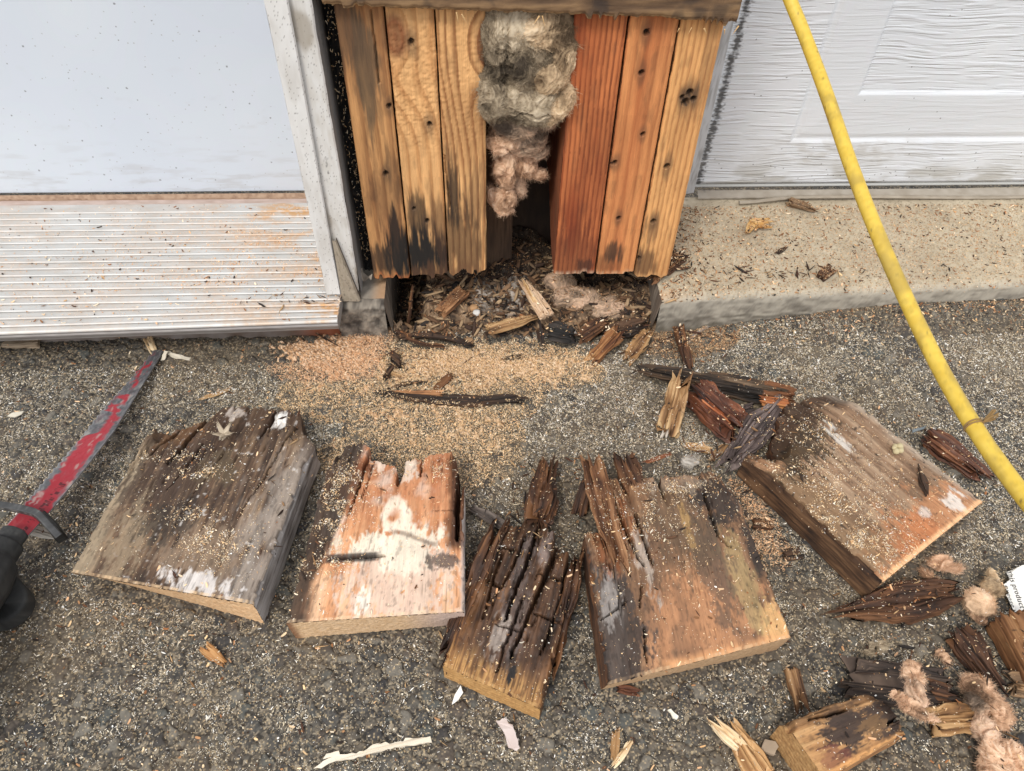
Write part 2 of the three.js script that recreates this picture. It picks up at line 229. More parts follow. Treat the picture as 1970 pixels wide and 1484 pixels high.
{
  const f = tag(base('door_frame', [-0.14, 0.05, 0]), 'scuffed white door jamb with dirty peeling paint beside the dark gap', 'door frame'), O = [-0.14, 0.05, 0];
  const pc = (x, y, z, d) => { const n = f2(x * 400 + z * 400, y * 90, 4), m = f2(x * 1200 + z * 900, y * 1200, 2, 5); let c = mc(C(228, 227, 224), C(202, 197, 188), n * d); if (m > 0.8) c = mc(c, C(90, 82, 72), 0.6); return mc(c, C(150, 138, 120), d * 0.7 * ss(0.5, 0.72, f2(x * 60 + z * 60, y * 24, 4, 3))); };
  let g = new Geo(); // stop strip, nearest the opening
  g.grid(26, 320, (a, b) => { const y = mix(0.0605, 0.42, b), x0 = -0.156 + 0.0008 * (f2(y * 70, 2, 3) - 0.5), x1 = -0.1405 + 0.003 * ss(0.1, 0.36, y); const nick = 0 * exp(-(((y - 0.137) / 0.006) ** 2)) * (1 - a); return [mix(x0, x1, a) + nick, y, 0.021 - 0.002 * (a < 0.02 || a > 0.98 ? 1 : 0) + 0.0004 * n2(y * 90, a * 5), pc(a * 0.02, y, 0, 0.35)]; });
  g.grid(26, 120, (a, b) => { const y = mix(0.0605, 0.42, b); return [-0.156, y, mix(0.019, -0.155, a), pc(0.3, y, a * 0.17, 0.3)]; });
  g.grid(20, 4, (a, b) => [mix(-0.156, -0.1405, a), 0.0605, mix(0.0205, 0.004, b), C(130, 120, 110)]);
  put('door_stop', g.done(O), paintMat, f);
  g = new Geo();
  g.grid(34, 330, (a, b) => { const y = mix(0.0515, 0.42, b), xr = -0.121 + 0.0012 * (f2(y * 60, 8, 4) - 0.5) - 0.002 * ss(0.09, 0.05, y), x = mix(-0.1415, xr, a), dirty = 0.95; let c = pc(x, y, 0, dirty); c = mc(c, C(50, 46, 42), 0.85 * ss(0.6, 0.75, f2(x * 500, y * 260, 3, 21)) * exp(-(((y - 0.205) / 0.012) ** 2)) * ss(0.2, 0.5, a)); c = mc(c, C(120, 106, 88), 0.6 * ss(0.13, 0.06, y) * f2(x * 90, y * 30, 3)); return [x, y, 0.0165 - 0.0015 * ss(0.93, 1, a), c]; });
  g.grid(34, 4, (a, b) => [mix(-0.1415, -0.1225, a), 0.0515, mix(0.0165, -0.01, b), C(120, 112, 100)]);
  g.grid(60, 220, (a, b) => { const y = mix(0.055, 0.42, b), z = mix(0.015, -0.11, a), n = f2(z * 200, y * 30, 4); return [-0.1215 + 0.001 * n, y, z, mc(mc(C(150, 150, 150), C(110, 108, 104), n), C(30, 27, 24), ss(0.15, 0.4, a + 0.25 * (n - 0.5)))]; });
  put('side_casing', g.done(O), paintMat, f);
  g = new Geo(); // split lower piece
  g.grid(16, 100, (a, b) => { const y = mix(0.0512, 0.131, b), x0 = mix(-0.1405, -0.139, b), x1 = mix(-0.1215, -0.1355, b); const c = mc(mc(C(176, 164, 146), C(140, 128, 110), f2(a * 8, y * 200, 4)), C(70, 62, 54), 0.6 * ss(0.66, 0.8, f2(a * 10, y * 300, 3, 4))); return [mix(x0, x1, a), y, 0.0215 + 0.001 * a - 0.003 * (a > 0.97 ? 1 : 0), c]; });
  g.grid(5, 100, (a, b) => { const y = mix(0.0512, 0.131, b); return [mix(-0.1215, -0.1355, b), y, mix(0.0195, 0.014, a), C(80, 70, 60)]; });
  tag(put('split_trim', g.done(O), plainMat, f), 'split wedge of bare dirty trim at the foot of the jamb');
  // upper frame, out of the picture
  const m = new THREE.MeshStandardMaterial({ color: new THREE.Color(...C(212, 210, 205)), roughness: 0.5 });
  const up = put('upper_jamb', new THREE.BoxGeometry(0.035, 1.75, 0.17), m, f); up.position.set(0.0015, 1.245, -0.066);
  const hd = put('head_jamb', new THREE.BoxGeometry(1.02, 0.04, 0.17), m, f); hd.position.set(-0.526, 2.07, -0.066);
}

// ------------------------------------------------------------------ garage door
{
  const gx0 = 0.2565, gy0 = 0.0625, gz = -0.165;
  const hgt = (x, y) => {
    const d = min(x - 0.3705, y - 0.1207, 0.95 - x, 0.5 - y); let h = 0;
    if (d > 0) h = -0.0026 * ss(0, 0.005, d) + 0.0016 * ss(0.005, 0.012, d) + 0.002 * ss(0.012, 0.062, d) - 0.0026 * ss(0.0595, 0.0645, d);
    h -= 0.004 * ss(0.005, 0, y - gy0); return h;
  };
  const map = dataTex(1024, 512, (u, v) => { // 0.6 x 0.3 m from the lower corner
    const x = u * 0.6, y = v * 0.3; let c = mc(C(212, 215, 219), C(222, 224, 226), f2(x * 10, y * 10, 3));
    const xs = 0.0165 + 0.0075 * clamp(y / 0.22) + 0.002 * (f2(y * 160, 3, 3) - 0.5), d = abs(x - xs);
    c = mc(c, C(58, 56, 54), 0.9 * ss(0.0075, 0.0012, d + 0.011 * (f2(x * 260, y * 620, 3, 7) - 0.42)));
    const low = 1 - ss(0.005, 0.05, y); c = mc(c, C(168, 164, 154), 0.75 * low * ss(0.42, 0.7, f2(x * 26, y * 60, 4, 3)));
    c = mc(c, C(172, 166, 155), 0.5 * ss(0.45, 0.7, f2(x * 60 + y * 40, y * 120, 4, 9)) * exp(-(((x - 0.19) / 0.1) ** 2)) * exp(-(((y - 0.047) / 0.02) ** 2)));
    const s = vor(x / 0.009, y / 0.009, 5); if (s[2] < 0.3 * (low + 0.05) && s[0] < 0.08) c = mc(c, C(70, 66, 60), 0.7);
    return c;
  }, true, { wrap: THREE.MirroredRepeatWrapping });
  const bump = dataTex(1024, 1024, (u, v) => { const x = u * 0.6, y = v * 0.3, yy = y + 0.006 * (n2(x * 16, y * 30, 4) - 0.5); const a = n2(x * 26, yy * 520, 3), b = n2(x * 45 + 9, yy * 900, 5); let q = 0.5 + 0.5 * ss(0.55, 0.8, a) - 0.3 * ss(0.6, 0.85, b); const fld = x + 0.2565 - 0.3705, g2 = y + 0.0625 - 0.1207, dd = min(fld, g2); if (dd > 0 && dd < 0.062) q = mix(q, 0.5, 0.7); return [q, q, q]; }, false, { wrap: THREE.MirroredRepeatWrapping });
  const d = tag(base('garage_door', [1.4, 0, gz]), 'white embossed wood-grain garage door with a raised panel', 'garage door'), O = [1.4, 0, gz];
  const xs = [], ys = []; for (let x = gx0; x < 0.73; x += 0.0014) xs.push(x); for (let x = 0.75; x < 2.6; x += 0.05) xs.push(x); for (let y = gy0; y < 0.33; y += 0.0014) ys.push(y); for (let y = 0.34; y < 0.62; y += 0.02) ys.push(y);
  const g = new Geo(); g.grid(xs.length - 1, ys.length - 1, (a, b, i, j) => [xs[i], ys[j], gz + hgt(xs[i], ys[j]), [1, 1, 1], (xs[i] - gx0) / 0.6, (ys[j] - gy0) / 0.3]);
  const mat = new THREE.MeshStandardMaterial({ map, bumpMap: bump, bumpScale: 0.001, roughness: 0.42, side: THREE.DoubleSide });
  put('door_section', g.done(O), mat, d);
  for (let k = 1; k < 4; k++) { const s = put('door_section', new RoundedBoxGeometry(2.34, 0.48, 0.04, 2, 0.004), new THREE.MeshStandardMaterial({ color: new THREE.Color(...C(218, 220, 223)), roughness: 0.42 }), d); s.position.set(0.027, 0.375 + k * 0.49, -0.02); }
  const r = new Geo(); r.grid(300, 8, (a, b) => { const x = mix(gx0 + 0.002, 2.6, a * a * 0.85 + a * 0.15), q = b * PI; return [x, mix(0.0628, 0.0585, b), gz + 0.002 * sin(q) - 0.003, C(176, 176, 172)]; });
  put('retainer', r.done(O), paintMat, d);
  const s = new Geo(); s.grid(420, 10, (a, b) => { const x = mix(gx0 + 0.017, 1.4, a * a * 0.6 + a * 0.4), n = f2(x * 120, b * 3, 3); return [x, mix(0.0588, 0.0512, b) + 0.0008 * (n - 0.5), gz + 0.004 + 0.007 * sin(b * 2.4) + 0.003 * b, mc(mc(C(168, 160, 148), C(140, 130, 116), n), C(70, 66, 62), 0.8 * ss(0.62, 0.75, f2(x * 60, b * 3, 3, 6)) * ss(0.35, 0.28, x))]; });
  tag(put('bottom_seal', s.done(O), plainMat, d), 'pale grey rubber seal along the foot of the garage door');
}
{
  const g = new Geo(); // vinyl stop between the studs and the door
  const cc = (y, a) => mc(C(196, 197, 198), C(140, 138, 136), 0.7 * ss(0.4, 0.75, f2(a * 6, y * 60, 4)) + 0.3 * ss(0.12, 0.06, y));
  g.grid(10, 200, (a, b) => { const y = mix(0.062, 2.1, b * b * 0.8 + b * 0.2); return [mix(0.252, 0.2665, a), y, -0.148 - 0.004 * a, cc(y, a)]; });
  g.grid(8, 200, (a, b) => { const y = mix(0.062, 2.1, b * b * 0.8 + b * 0.2); return [0.2665, y, mix(-0.152, -0.166, a), cc(y, a + 2)]; });
  g.grid(60, 200, (a, b) => { const y = mix(0.055, 2.1, b * b * 0.8 + b * 0.2), x = mix(0.212, 0.252, a); return [x, y, mix(-0.14, -0.149, a), mulc(cc(y, a + 4), 0.9)]; });
  tag(put('garage_door_stop', g.done(), paintMat), 'narrow grey-white vinyl stop strip between the studs and garage door', 'door stop');
}
{
  const g = new Geo(), seed = 4; // loose strip on the slab
  g.grid(500, 10, (a, b) => { const x = mix(0.322, 0.95, a), q = b * PI * 2; return [x, 0.054 + 0.0018 * sin(q) + 0.002 * sin(a * 9), -0.149 + 0.007 * (1 - ss(0, 0.12, a)) - 0.004 * a + 0.003 * cos(q), mc(C(172, 162, 146), C(132, 120, 104), f2(x * 90, b * 3, 3))]; });
  tag(put('weather_strip', g.done(), plainMat), 'loose flattened grey weather strip lying along the garage door foot', 'weather strip');
}

// ------------------------------------------------------------------ wall pier: studs, sheathing, dark cavity
const pier = tag(base('wall_pier', [0.05, 0, -0.07]), 'opened wall pier of bare wooden studs with rot-blackened feet between two white doors', 'wall');
const PO = [0.05, 0, -0.07];
function stud(o) {
  const g = new Geo(), W = o.x1 - o.x0, yT = 0.43, nx = ceil(W / 0.0009), ny = 420;
  const rag = x => { const q = (x - o.x0) / W; return 0.0045 * (f2(x * 120, o.s, 4) - 0.5) * (o.rag ?? 1) + 0.0022 * (n2(x * 1100, o.s) - 0.5) * (o.rag ?? 1) * ss(0.4, 0.7, n2(x * 90, o.s + 8)) + (o.bot ? poly(o.bot, q) : 0) + 0.006 * (o.rag ?? 1) * ss(0.7, 0.85, n2(x * 180, o.s + 4)); };
  const colr = (x, y, depth) => {
    const q = (x - o.x0) / W; let r = q * o.freq + 1.6 * f2(x * 14 + o.s * 9, y * 4, 3, o.s) + 0.25 * f2(x * 60, y * 14, 2, o.s), knot = 0;
    for (const [kx, ky, kr] of o.knots ?? []) { const dx = (x - kx), dy = (y - ky) * 0.55, d = hypot(dx, dy); const w8 = exp(-((d / (2.2 * kr)) ** 2)); r = mix(r, d / kr * 2.4, w8); r += 1.6 * exp(-(((y - ky) / (4 * kr)) ** 2)) * exp(-((dx / (3 * kr)) ** 2)); knot = max(knot, ss(1.1, 0.6, d / kr)); }
    const fr = r - floor(r), late = ss(0.35, 0.92, fr) * (1 - ss(0.95, 1, fr)), g1 = f2(x * 1400, y * 40, 3, o.s);
    let c = mc(o.light, o.dark, clamp(late * o.cont + 0.55 * (g1 - 0.5)));
    const bl = f2(x * 26, y * 9, 4, o.s + 3); c = mc(c, o.dark, 0.6 * (o.clean ?? 1) * ss(0.5, 0.75, bl));
    if (o.red) c = mc(c, o.red, (o.redK ?? 0.6) * ss(0.35, 0.7, f2(x * 40, y * 5, 3, o.s + 9)));
    c = mc(c, C(112, 52, 26), 0.75 * knot);
    const n = 0.55 * (f2(x * 90, y * 22, 4, o.s + 5) - 0.5) + 0.9 * (f2(x * 330, y * 14, 3, o.s + 15) - 0.5), n1 = 1.6 * (f2(x * 900, y * 60, 3, o.s + 6) - 0.5); c = mulc(c, 0.82 + 0.36 * f2(x * 160, y * 34, 3, o.s + 25)); c = mc(c, C(86, 62, 44), 0.4 * (o.clean ?? 1) * ss(0.58, 0.72, f2(x * 200, y * 40, 4, o.s + 35)));
    for (const [sx, sy, rx, ry, k, cc] of o.stains ?? []) { const d = hypot((x - sx) / rx, (y - sy) / ry) + 1.3 * n + 0.5 * n1; c = mc(c, cc ?? C(42, 34, 28), k * ss(1.15, 0.55, d)); }
    for (const [hx, hy, hr] of o.holes ?? []) { const d = hypot(x - hx + 0.0012 * (n2(y * 900, hx * 999) - 0.5), (y - hy) * 0.72) / hr + 0.8 * (n2(x * 900, y * 900, 4) - 0.5); c = mc(c, C(38, 30, 25), 0.95 * ss(1.05, 0.55, d)); c = mc(c, C(76, 58, 44), 0.5 * ss(2.8, 1, hypot(x - hx, (y - hy) * 0.4) / hr + 2 * n)); }
    return [c, late, g1];
  };
  g.grid(nx, ny, (a, b) => {
    const x = mix(o.x0, o.x1, a) + 0.0009 * (f2(b * 40, o.s, 3) - 0.5) * (a < 0.5 ? 1 : -1), yb = o.yb + rag(x), y = mix(yb, yT, b), [c, late, g1] = colr(x, y);
    const e = min(x - o.x0, o.x1 - x); let z = -0.0022 * (1 - sqrt(clamp(1 - (1 - clamp(e / 0.0022)) ** 2))) + 0.0003 * late + 0.0003 * (g1 - 0.5) + (o.z ?? 0);
    if (o.chew) z += o.chew * 0.0016 * (f2(x * 350, y * 420, 3, 6) - 0.5) * ss(0.18, 0.26, y);
    for (const [hx, hy, hr] of o.holes ?? []) z -= 0.006 * ss(1, 0.75, hypot(x - hx, (y - hy) * 0.85) / hr);
    for (const [ax, ay, bx, by, w, dp] of o.cracks ?? []) { const [d] = segD(x + 0.0008 * (f2(y * 120, 4, 2) - 0.5), y, ax, ay, bx, by); z -= dp * ss(w, w * 0.4, d); }
    let cc = c; const low = ss(0.006, 0, y - yb); cc = mc(cc, o.cut ?? cc, 0.8 * low * n2(x * 900, 3));
    return [x, y, z, cc, x * UV, y * UV];
  });
  for (const s of [0, 1]) g.grid(60, 130, (a, b) => { // sides
    const x = s ? o.x1 : o.x0, z = (o.z ?? 0) - 0.002 - 0.137 * a, yb = o.yb + rag(x) + (o.slant ?? 0) * ss(0.1, 0.9, a) * 1; const y = mix(yb, yT, b * b * 0.4 + b * 0.6), c = colr(x + (s ? 1 : -1) * (z) * 0.6 + 0.3, y)[0];
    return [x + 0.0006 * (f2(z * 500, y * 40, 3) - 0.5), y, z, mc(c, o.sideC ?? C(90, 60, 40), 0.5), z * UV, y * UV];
  });
  g.grid(nx, 30, (a, b) => { const x = mix(o.x0, o.x1, a), q = b; return [x, o.yb + rag(x) + (o.slant ?? 0) * ss(0.1, 0.9, q) + 0.002 * (n2(x * 700, q * 60) - 0.5), -0.139 * q + (o.z ?? 0), C(70, 50, 36), x * UV, q]; });
  return put('stud', g.done(PO), woodMat, pier);
}
const BLK = C(30, 26, 23), BRN = C(74, 50, 34);
stud({ s: 11, x0: -0.1075, x1: -0.0692, yb: 0.0635, freq: 3.2, cont: 0.7, light: C(212, 158, 102), dark: C(134, 88, 50), clean: 0.9, red: C(150, 100, 66), redK: 0.5, cut: C(190, 110, 60),
  stains: [[-0.0899, 0.2942, 0.011, 0.05, 0.75, C(92, 78, 60)], [-0.1028, 0.3245, 0.016, 0.03, 0.6, C(84, 66, 50)], [-0.0792, 0.1019, 0.016, 0.042, 1, BLK], [-0.0965, 0.0886, 0.016, 0.02, 0.8], [-0.1196, 0.1655, 0.006, 0.12, 0.7, C(80, 52, 34)], [-0.0834, 0.1652, 0.02, 0.05, 0.4, BRN]],
  holes: [[-0.0726, 0.2596, 0.0022], [-0.0822, 0.1917, 0.0025]], cracks: [[-0.0789, 0.3409, -0.0784, 0.2805, 0.0007, 0.004]] });
stud({ s: 12, x0: -0.0676, x1: -0.0292, yb: 0.0665, freq: 4.2, cont: 0.6, light: C(236, 182, 122), dark: C(178, 120, 68), clean: 0.5, chew: 1, bot: [[0, 0], [0.45, 0.001], [0.52, -0.004], [0.6, -0.005], [0.66, 0.002], [1, 0]],
  knots: [[-0.0615, 0.3203, 0.012]], stains: [[-0.0509, 0.0879, 0.032, 0.045, 1, BLK], [-0.0578, 0.1405, 0.012, 0.03, 0.8, BLK], [-0.0354, 0.1276, 0.01, 0.04, 0.6, BRN], [-0.0467, 0.0666, 0.03, 0.018, 0.8, C(90, 62, 42)]],
  holes: [[-0.0489, 0.3157, 0.0026], [-0.0384, 0.2421, 0.0023], [-0.059, 0.1523, 0.0016], [-0.0468, 0.1373, 0.0022]] });
stud({ s: 13, x0: -0.0278, x1: 0.0118, yb: 0.069, freq: 6.5, cont: 0.85, light: C(234, 180, 120), dark: C(148, 96, 54), clean: 0.5, chew: 0.7, bot: [[0, 0], [0.1, -0.003], [0.22, 0.001], [0.7, -0.001], [0.9, 0.004], [1, 0.005]],
  knots: [[0.0178, 0.314, 0.016]], stains: [[-0.0126, 0.1077, 0.03, 0.06, 0.72, C(62, 44, 30)], [-0.0198, 0.1705, 0.008, 0.04, 0.85, BLK], [0.0015, 0.1583, 0.014, 0.05, 0.5, BRN], [-0.0164, 0.0697, 0.03, 0.018, 0.6, C(110, 76, 50)]], cracks: [[-0.0265, 0.2101, -0.0235, 0.1525, 0.0008, 0.004]] });
stud({ s: 14, x0: 0.0835, x1: 0.1272, yb: 0.0665, freq: 9.5, cont: 0.8, light: C(208, 124, 72), dark: C(112, 52, 24), red: C(156, 72, 36), redK: 0.75, clean: 0.6, rag: 0.5, slant: 0.05, cut: C(216, 190, 160), sideC: C(84, 46, 28),
  stains: [[0.1035, 0.0924, 0.03, 0.05, 0.55, C(88, 46, 30)], [0.1064, 0.1511, 0.02, 0.06, 0.4, C(120, 46, 22)], [0.1185, 0.0782, 0.012, 0.008, 0.7, C(64, 40, 30)]] });
stud({ s: 15, x0: 0.129, x1: 0.1695, yb: 0.0655, freq: 4.5, cont: 0.5, light: C(224, 150, 92), dark: C(156, 88, 48), red: C(178, 94, 52), redK: 0.65, clean: 0.7, rag: 0.5, cut: C(220, 180, 140),
  stains: [[0.1442, 0.0953, 0.012, 0.016, 0.85, C(66, 50, 38)], [0.1375, 0.0814, 0.02, 0.016, 0.5, BRN]], holes: [[0.1441, 0.3239, 0.0026], [0.1449, 0.2894, 0.0024], [0.155, 0.2314, 0.002], [0.1328, 0.2018, 0.0022], [0.1443, 0.1382, 0.0021], [0.13, 0.2002, 0.0012]] });
stud({ s: 16, x0: 0.1712, x1: 0.2075, yb: 0.0625, freq: 7, cont: 0.6, light: C(236, 176, 112), dark: C(164, 102, 56), clean: 0.6, rag: 1.6, cut: C(214, 164, 110),
  stains: [[0.1905, 0.2676, 0.007, 0.012, 0.55, C(80, 60, 46)], [0.1821, 0.1249, 0.01, 0.02, 0.55, C(88, 66, 50)], [0.1798, 0.0772, 0.016, 0.02, 0.7, C(72, 50, 36)], [0.199, 0.3119, 0.006, 0.08, 0.4, C(110, 80, 56)]],
  holes: [[0.1902, 0.2714, 0.003], [0.1878, 0.2627, 0.003], [0.1946, 0.2656, 0.0024], [0.1829, 0.1975, 0.0026], [0.1802, 0.1339, 0.0026], [0.1723, 0.0865, 0.0022], [0.1842, 0.2671, 0.0018]] });
{ // sheathing board across the top
  const g = new Geo(), x0 = -0.1135, x1 = 0.2125;
  const rag = x => mix(0.3508, 0.3388, (x - x0) / (x1 - x0)) + 0.0035 * (f2(x * 160, 2, 4) - 0.5) - 0.0035 * ss(0.66, 0.9, n2(x * 420, 6)) * ss(0.3, 0.6, n2(x * 30, 2));
  g.grid(420, 110, (a, b) => { const x = mix(x0, x1, a), y = mix(rag(x), 0.46, b), n = f2(x * 30, y * 260, 4), m = f2(x * 18, y * 22, 4, 3); let c = pal([C(70, 52, 40), C(126, 98, 70), C(176, 142, 100)], 0.5 + 1.2 * (n - 0.5) + 1.1 * (m - 0.5)); c = mc(c, C(60, 50, 44), 0.6 * ss(0.55, 0.7, f2(x * 60, y * 60, 3, 8))); const e = y - rag(x); c = mc(c, C(206, 168, 120), 0.75 * ss(0.0025, 0.0005, e) * n2(x * 500, 4)); return [x, y, 0.014 + 0.0012 * (n - 0.5) - 0.002 * ss(0.003, 0, e), c, y * UV, x * UV]; });
  g.grid(420, 10, (a, b) => { const x = mix(x0, x1, a); return [x, rag(x) + 0.0012 * (n2(x * 600, b * 9) - 0.5), mix(0.012, 0.0012, b), C(150, 112, 72), b, x * UV]; });
  for (const x of [x0, x1]) g.grid(10, 30, (a, b) => [x, mix(rag(x), 0.46, b), mix(0.013, 0.0012, a), C(110, 84, 58), a, b]);
  const bd = put('sheathing_board', g.done(PO), woodMat, pier); tag(bd, 'weathered sheathing board with a splintered lower edge');
  const r = RNG(5);
  for (const px of [[-0.0103, 0.3426], [-0.0049, 0.3419], [0.0518, 0.3412], [0.0577, 0.3404], [0.1665, 0.3332], [0.1761, 0.3324], [0.189, 0.3324], [0.2044, 0.3324], [0.2128, 0.3333]]) {
    const s = new THREE.ConeGeometry(0.0005 + 0.0004 * r(), 0.004 + 0.006 * r(), 5); s.rotateX(PI + 0.3 * (r() - 0.5)); s.rotateZ(1.2 * (r() - 0.5)); s.translate(px[0] - PO[0], px[1] - 0.002, 0.0125 - PO[2] + 0.002 * r());
    put('splinter', s, new THREE.MeshStandardMaterial({ color: new THREE.Color(...C(222, 184, 130)), roughness: 0.9 }), pier);
  }
  // dark back of the cavity, black building paper in the gap by the jamb
  const k = new Geo();
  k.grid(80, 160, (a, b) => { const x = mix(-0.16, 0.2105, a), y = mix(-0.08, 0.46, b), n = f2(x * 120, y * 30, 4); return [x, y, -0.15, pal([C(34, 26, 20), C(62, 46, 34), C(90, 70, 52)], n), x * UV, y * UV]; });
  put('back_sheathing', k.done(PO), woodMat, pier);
  const pp = new Geo(); pp.grid(14, 320, (a, b) => { const x = mix(-0.123, -0.1065, a), y = mix(0.045, 0.43, b), n = f2(x * 500, y * 120, 4); return [x, y, -0.03 + 0.01 * (n - 0.5), mc(C(20, 19, 18), C(60, 52, 44), ss(0.6, 0.8, n))]; });
  put('building_paper', pp.done(PO), plainMat, pier);
  const ib = new Geo(); ib.grid(30, 60, (a, b) => { const x = mix(0.014, 0.043, a), y = mix(-0.03, 0.2, b), n = f2(x * 500, y * 26, 4); return [x, y, -0.085, pal([C(46, 34, 26), C(92, 70, 52), C(120, 96, 74)], n), x * UV, y * UV]; });
  ib.grid(10, 60, (a, b) => { const y = mix(-0.03, 0.2, b); return [0.043, y, mix(-0.085, -0.12, a), C(60, 44, 32)]; });
  put('inner_board', ib.done(PO), woodMat, pier);
  const um = new THREE.MeshStandardMaterial({ color: new THREE.Color(...C(176, 170, 160)), roughness: 0.8 });
  const up = put('upper_wall', new THREE.BoxGeometry(0.33, 2.1, 0.16), um, pier); up.position.set(0, 1.53, -0.005);
  const hd = put('upper_wall', new THREE.BoxGeometry(6, 0.75, 0.16), um, pier); hd.position.set(0.6, 2.36, -0.02);
}

// ------------------------------------------------------------------ chips and chunks of wood
function chunkInto(g, o, O) {
  const A = new THREE.Vector3(...o.a), B = new THREE.Vector3(...o.b), D = B.clone().sub(A), L = D.length(); D.normalize();
  const S = new THREE.Vector3().crossVectors(D, new THREE.Vector3(0, 1, 0)).normalize(), U = new THREE.Vector3().crossVectors(S, D).normalize();
  if (o.roll) { S.applyAxisAngle(D, o.roll); U.applyAxisAngle(D, o.roll); }
  const { W, T, s = 1, cols, jag = [0.006, 0.006], point = [0, 0], rough = 0.0012, ex = 0.45, bend = 0, seed = s } = o, per = 2 * (W + T);
  const nt = clamp(ceil(per / 0.0007), 14, 150), nl = clamp(ceil(L / 0.001), 10, 260), cap = 5, rows = nl + 2 * cap, prof = o.prof;
  const SE = th => { const c0 = cos(th), s0 = sin(th); return [sign(c0) * pow(abs(c0), ex), sign(s0) * pow(abs(s0), ex)]; }, ths = [], arc = [0]; // rings sampled evenly along their outline
  for (let k = 1, q = SE(-PI / 2); k <= 720; k++) { const w = SE(-PI / 2 + k / 720 * 2 * PI); arc.push(arc[k - 1] + hypot((w[0] - q[0]) * W, (w[1] - q[1]) * T)); q = w; }
  for (let i = 0, k = 0; i <= nt; i++) { const t = i / nt * arc[720]; while (k < 719 && arc[k + 1] < t) k++; ths.push(-PI / 2 + (k + clamp((t - arc[k]) / (arc[k + 1] - arc[k] || 1))) / 720 * 2 * PI); }
  const col = (q, l, th, end) => { const P = q * per, st = f2(P * 420, l * 20 + seed, 4, seed), bl = f2(P * 70 + seed, l * 45, 3, seed + 2), fi = n2(P * 1500, l * 300, seed); let c = pal(cols, 0.5 + (o.cont ?? 1.3) * (st - 0.5) + 1.0 * (bl - 0.5) + 0.25 * (fi - 0.5)); if (o.spot) c = mc(c, o.spot, (o.spotK ?? 0.8) * ss(0.56, 0.7, f2(P * 60 + 9, l * 60, 4, seed + 5))); if (end && o.endc) c = mc(c, o.endc, 0.85); if (o.tip && l / L > o.tip[0]) c = mc(c, o.tip[1], 0.7); return c; };
  g.grid(nt, rows, (a, b, i, j) => {
    const th = ths[i], c0 = cos(th), s0 = sin(th); let cx = sign(c0) * pow(abs(c0), ex), sy = sign(s0) * pow(abs(s0), ex);
    const jj = clamp((j - cap) / nl), sh = j < cap ? j / cap : j > rows - cap ? (rows - j) / cap : 1, nn = n2(cx * 3.2 + seed, sy * 3.2 + seed * 3, seed), n8 = n2(cx * 9 + seed, sy * 9, seed + 1);
    let l = jj * L; const n9 = n2(a * per * 900, seed) - 0.5, j0 = jag[0] * (1.5 * (nn - 0.5) + 1.2 * (n8 - 0.5) + 0.9 * n9), j1 = jag[1] * (1.5 * (n2(cx * 3.2, sy * 3.2 + 40, seed) - 0.5) + 1.2 * (n8 - 0.5) + 0.9 * n9);
    l += (j0 * ss(0.35, 0, jj) + j1 * ss(0.65, 1, jj)) * sh;
    const wf = mix(1 - point[0], 1, pow(clamp(jj / 0.6), 0.8)) * mix(1 - point[1], 1, pow(clamp((1 - jj) / 0.6), 0.8)) * (prof ? poly(prof, jj) : 1);
    const gr = rough * 2.6 * (f2(a * per * 420, l * 18 + seed, 3, seed) - 0.5) - rough * 1.5 * ss(0.05, 0.01, abs(f2(a * per * 200, l * 12 + seed, 2, seed + 4) - 0.5)) + rough * 2.6 * (f2(a * per * 90, l * 60 + seed, 3, seed + 8) - 0.5);
    const hw = max(0.0002, W / 2 * wf + gr), ht = max(0.0002, T / 2 * (0.35 + 0.65 * wf) + gr), k = sh < 1 ? sh : 1;
    const x = cx * hw * k, y = sy * ht * k, bd = bend * 4 * jj * (1 - jj), ll = l + (sh < 1 ? (0.0015 * (n2(cx * k * 7, sy * k * 7 + seed) - 0.5)) : 0);
    const p = [A.x + D.x * ll + S.x * (x + bd) + U.x * (y + T / 2), A.y + D.y * ll + S.y * (x + bd) + U.y * (y + T / 2), A.z + D.z * ll + S.z * (x + bd) + U.z * (y + T / 2)];
    if (p[1] < 0.15) splat(p[0], p[1], p[2]);
    return [p[0] - O[0], p[1] - O[1], p[2] - O[2], col(a, l, th, sh < 1), a * per * UV, l * UV];
  });
}
function piece(name, label, category, o, extra = [], mat = woodMat, group) {
  const O = [(o.a[0] + o.b[0]) / 2, min(o.a[1], o.b[1]), (o.a[2] + o.b[2]) / 2];
  if (!extra.length) { const g = new Geo(); chunkInto(g, o, O); const m = put(name, g.done(), mat); m.position.set(...O); return tag(m, label, category, group); }
  const t = tag(base(name, O), label, category, group);
  let g = new Geo(); chunkInto(g, o, O); put(o.part ?? 'body', g.done(), mat, t);
  for (const e of extra) { g = new Geo(); chunkInto(g, e, O); put(e.part ?? 'splinter', g.done(), mat, t); }
  return t;
}
const DARK = [C(28, 21, 17), C(54, 39, 29), C(92, 66, 46)], ROT = [C(40, 26, 19), C(80, 51, 32), C(124, 84, 52)], REDB = [C(44, 25, 17), C(96, 56, 36), C(146, 96, 62)], TAN = [C(96, 70, 46), C(156, 118, 78), C(200, 164, 116)], PALE = [C(188, 148, 100), C(224, 190, 144), C(242, 218, 180)], GREYP = [C(52, 44, 42), C(92, 78, 74), C(138, 122, 116)];

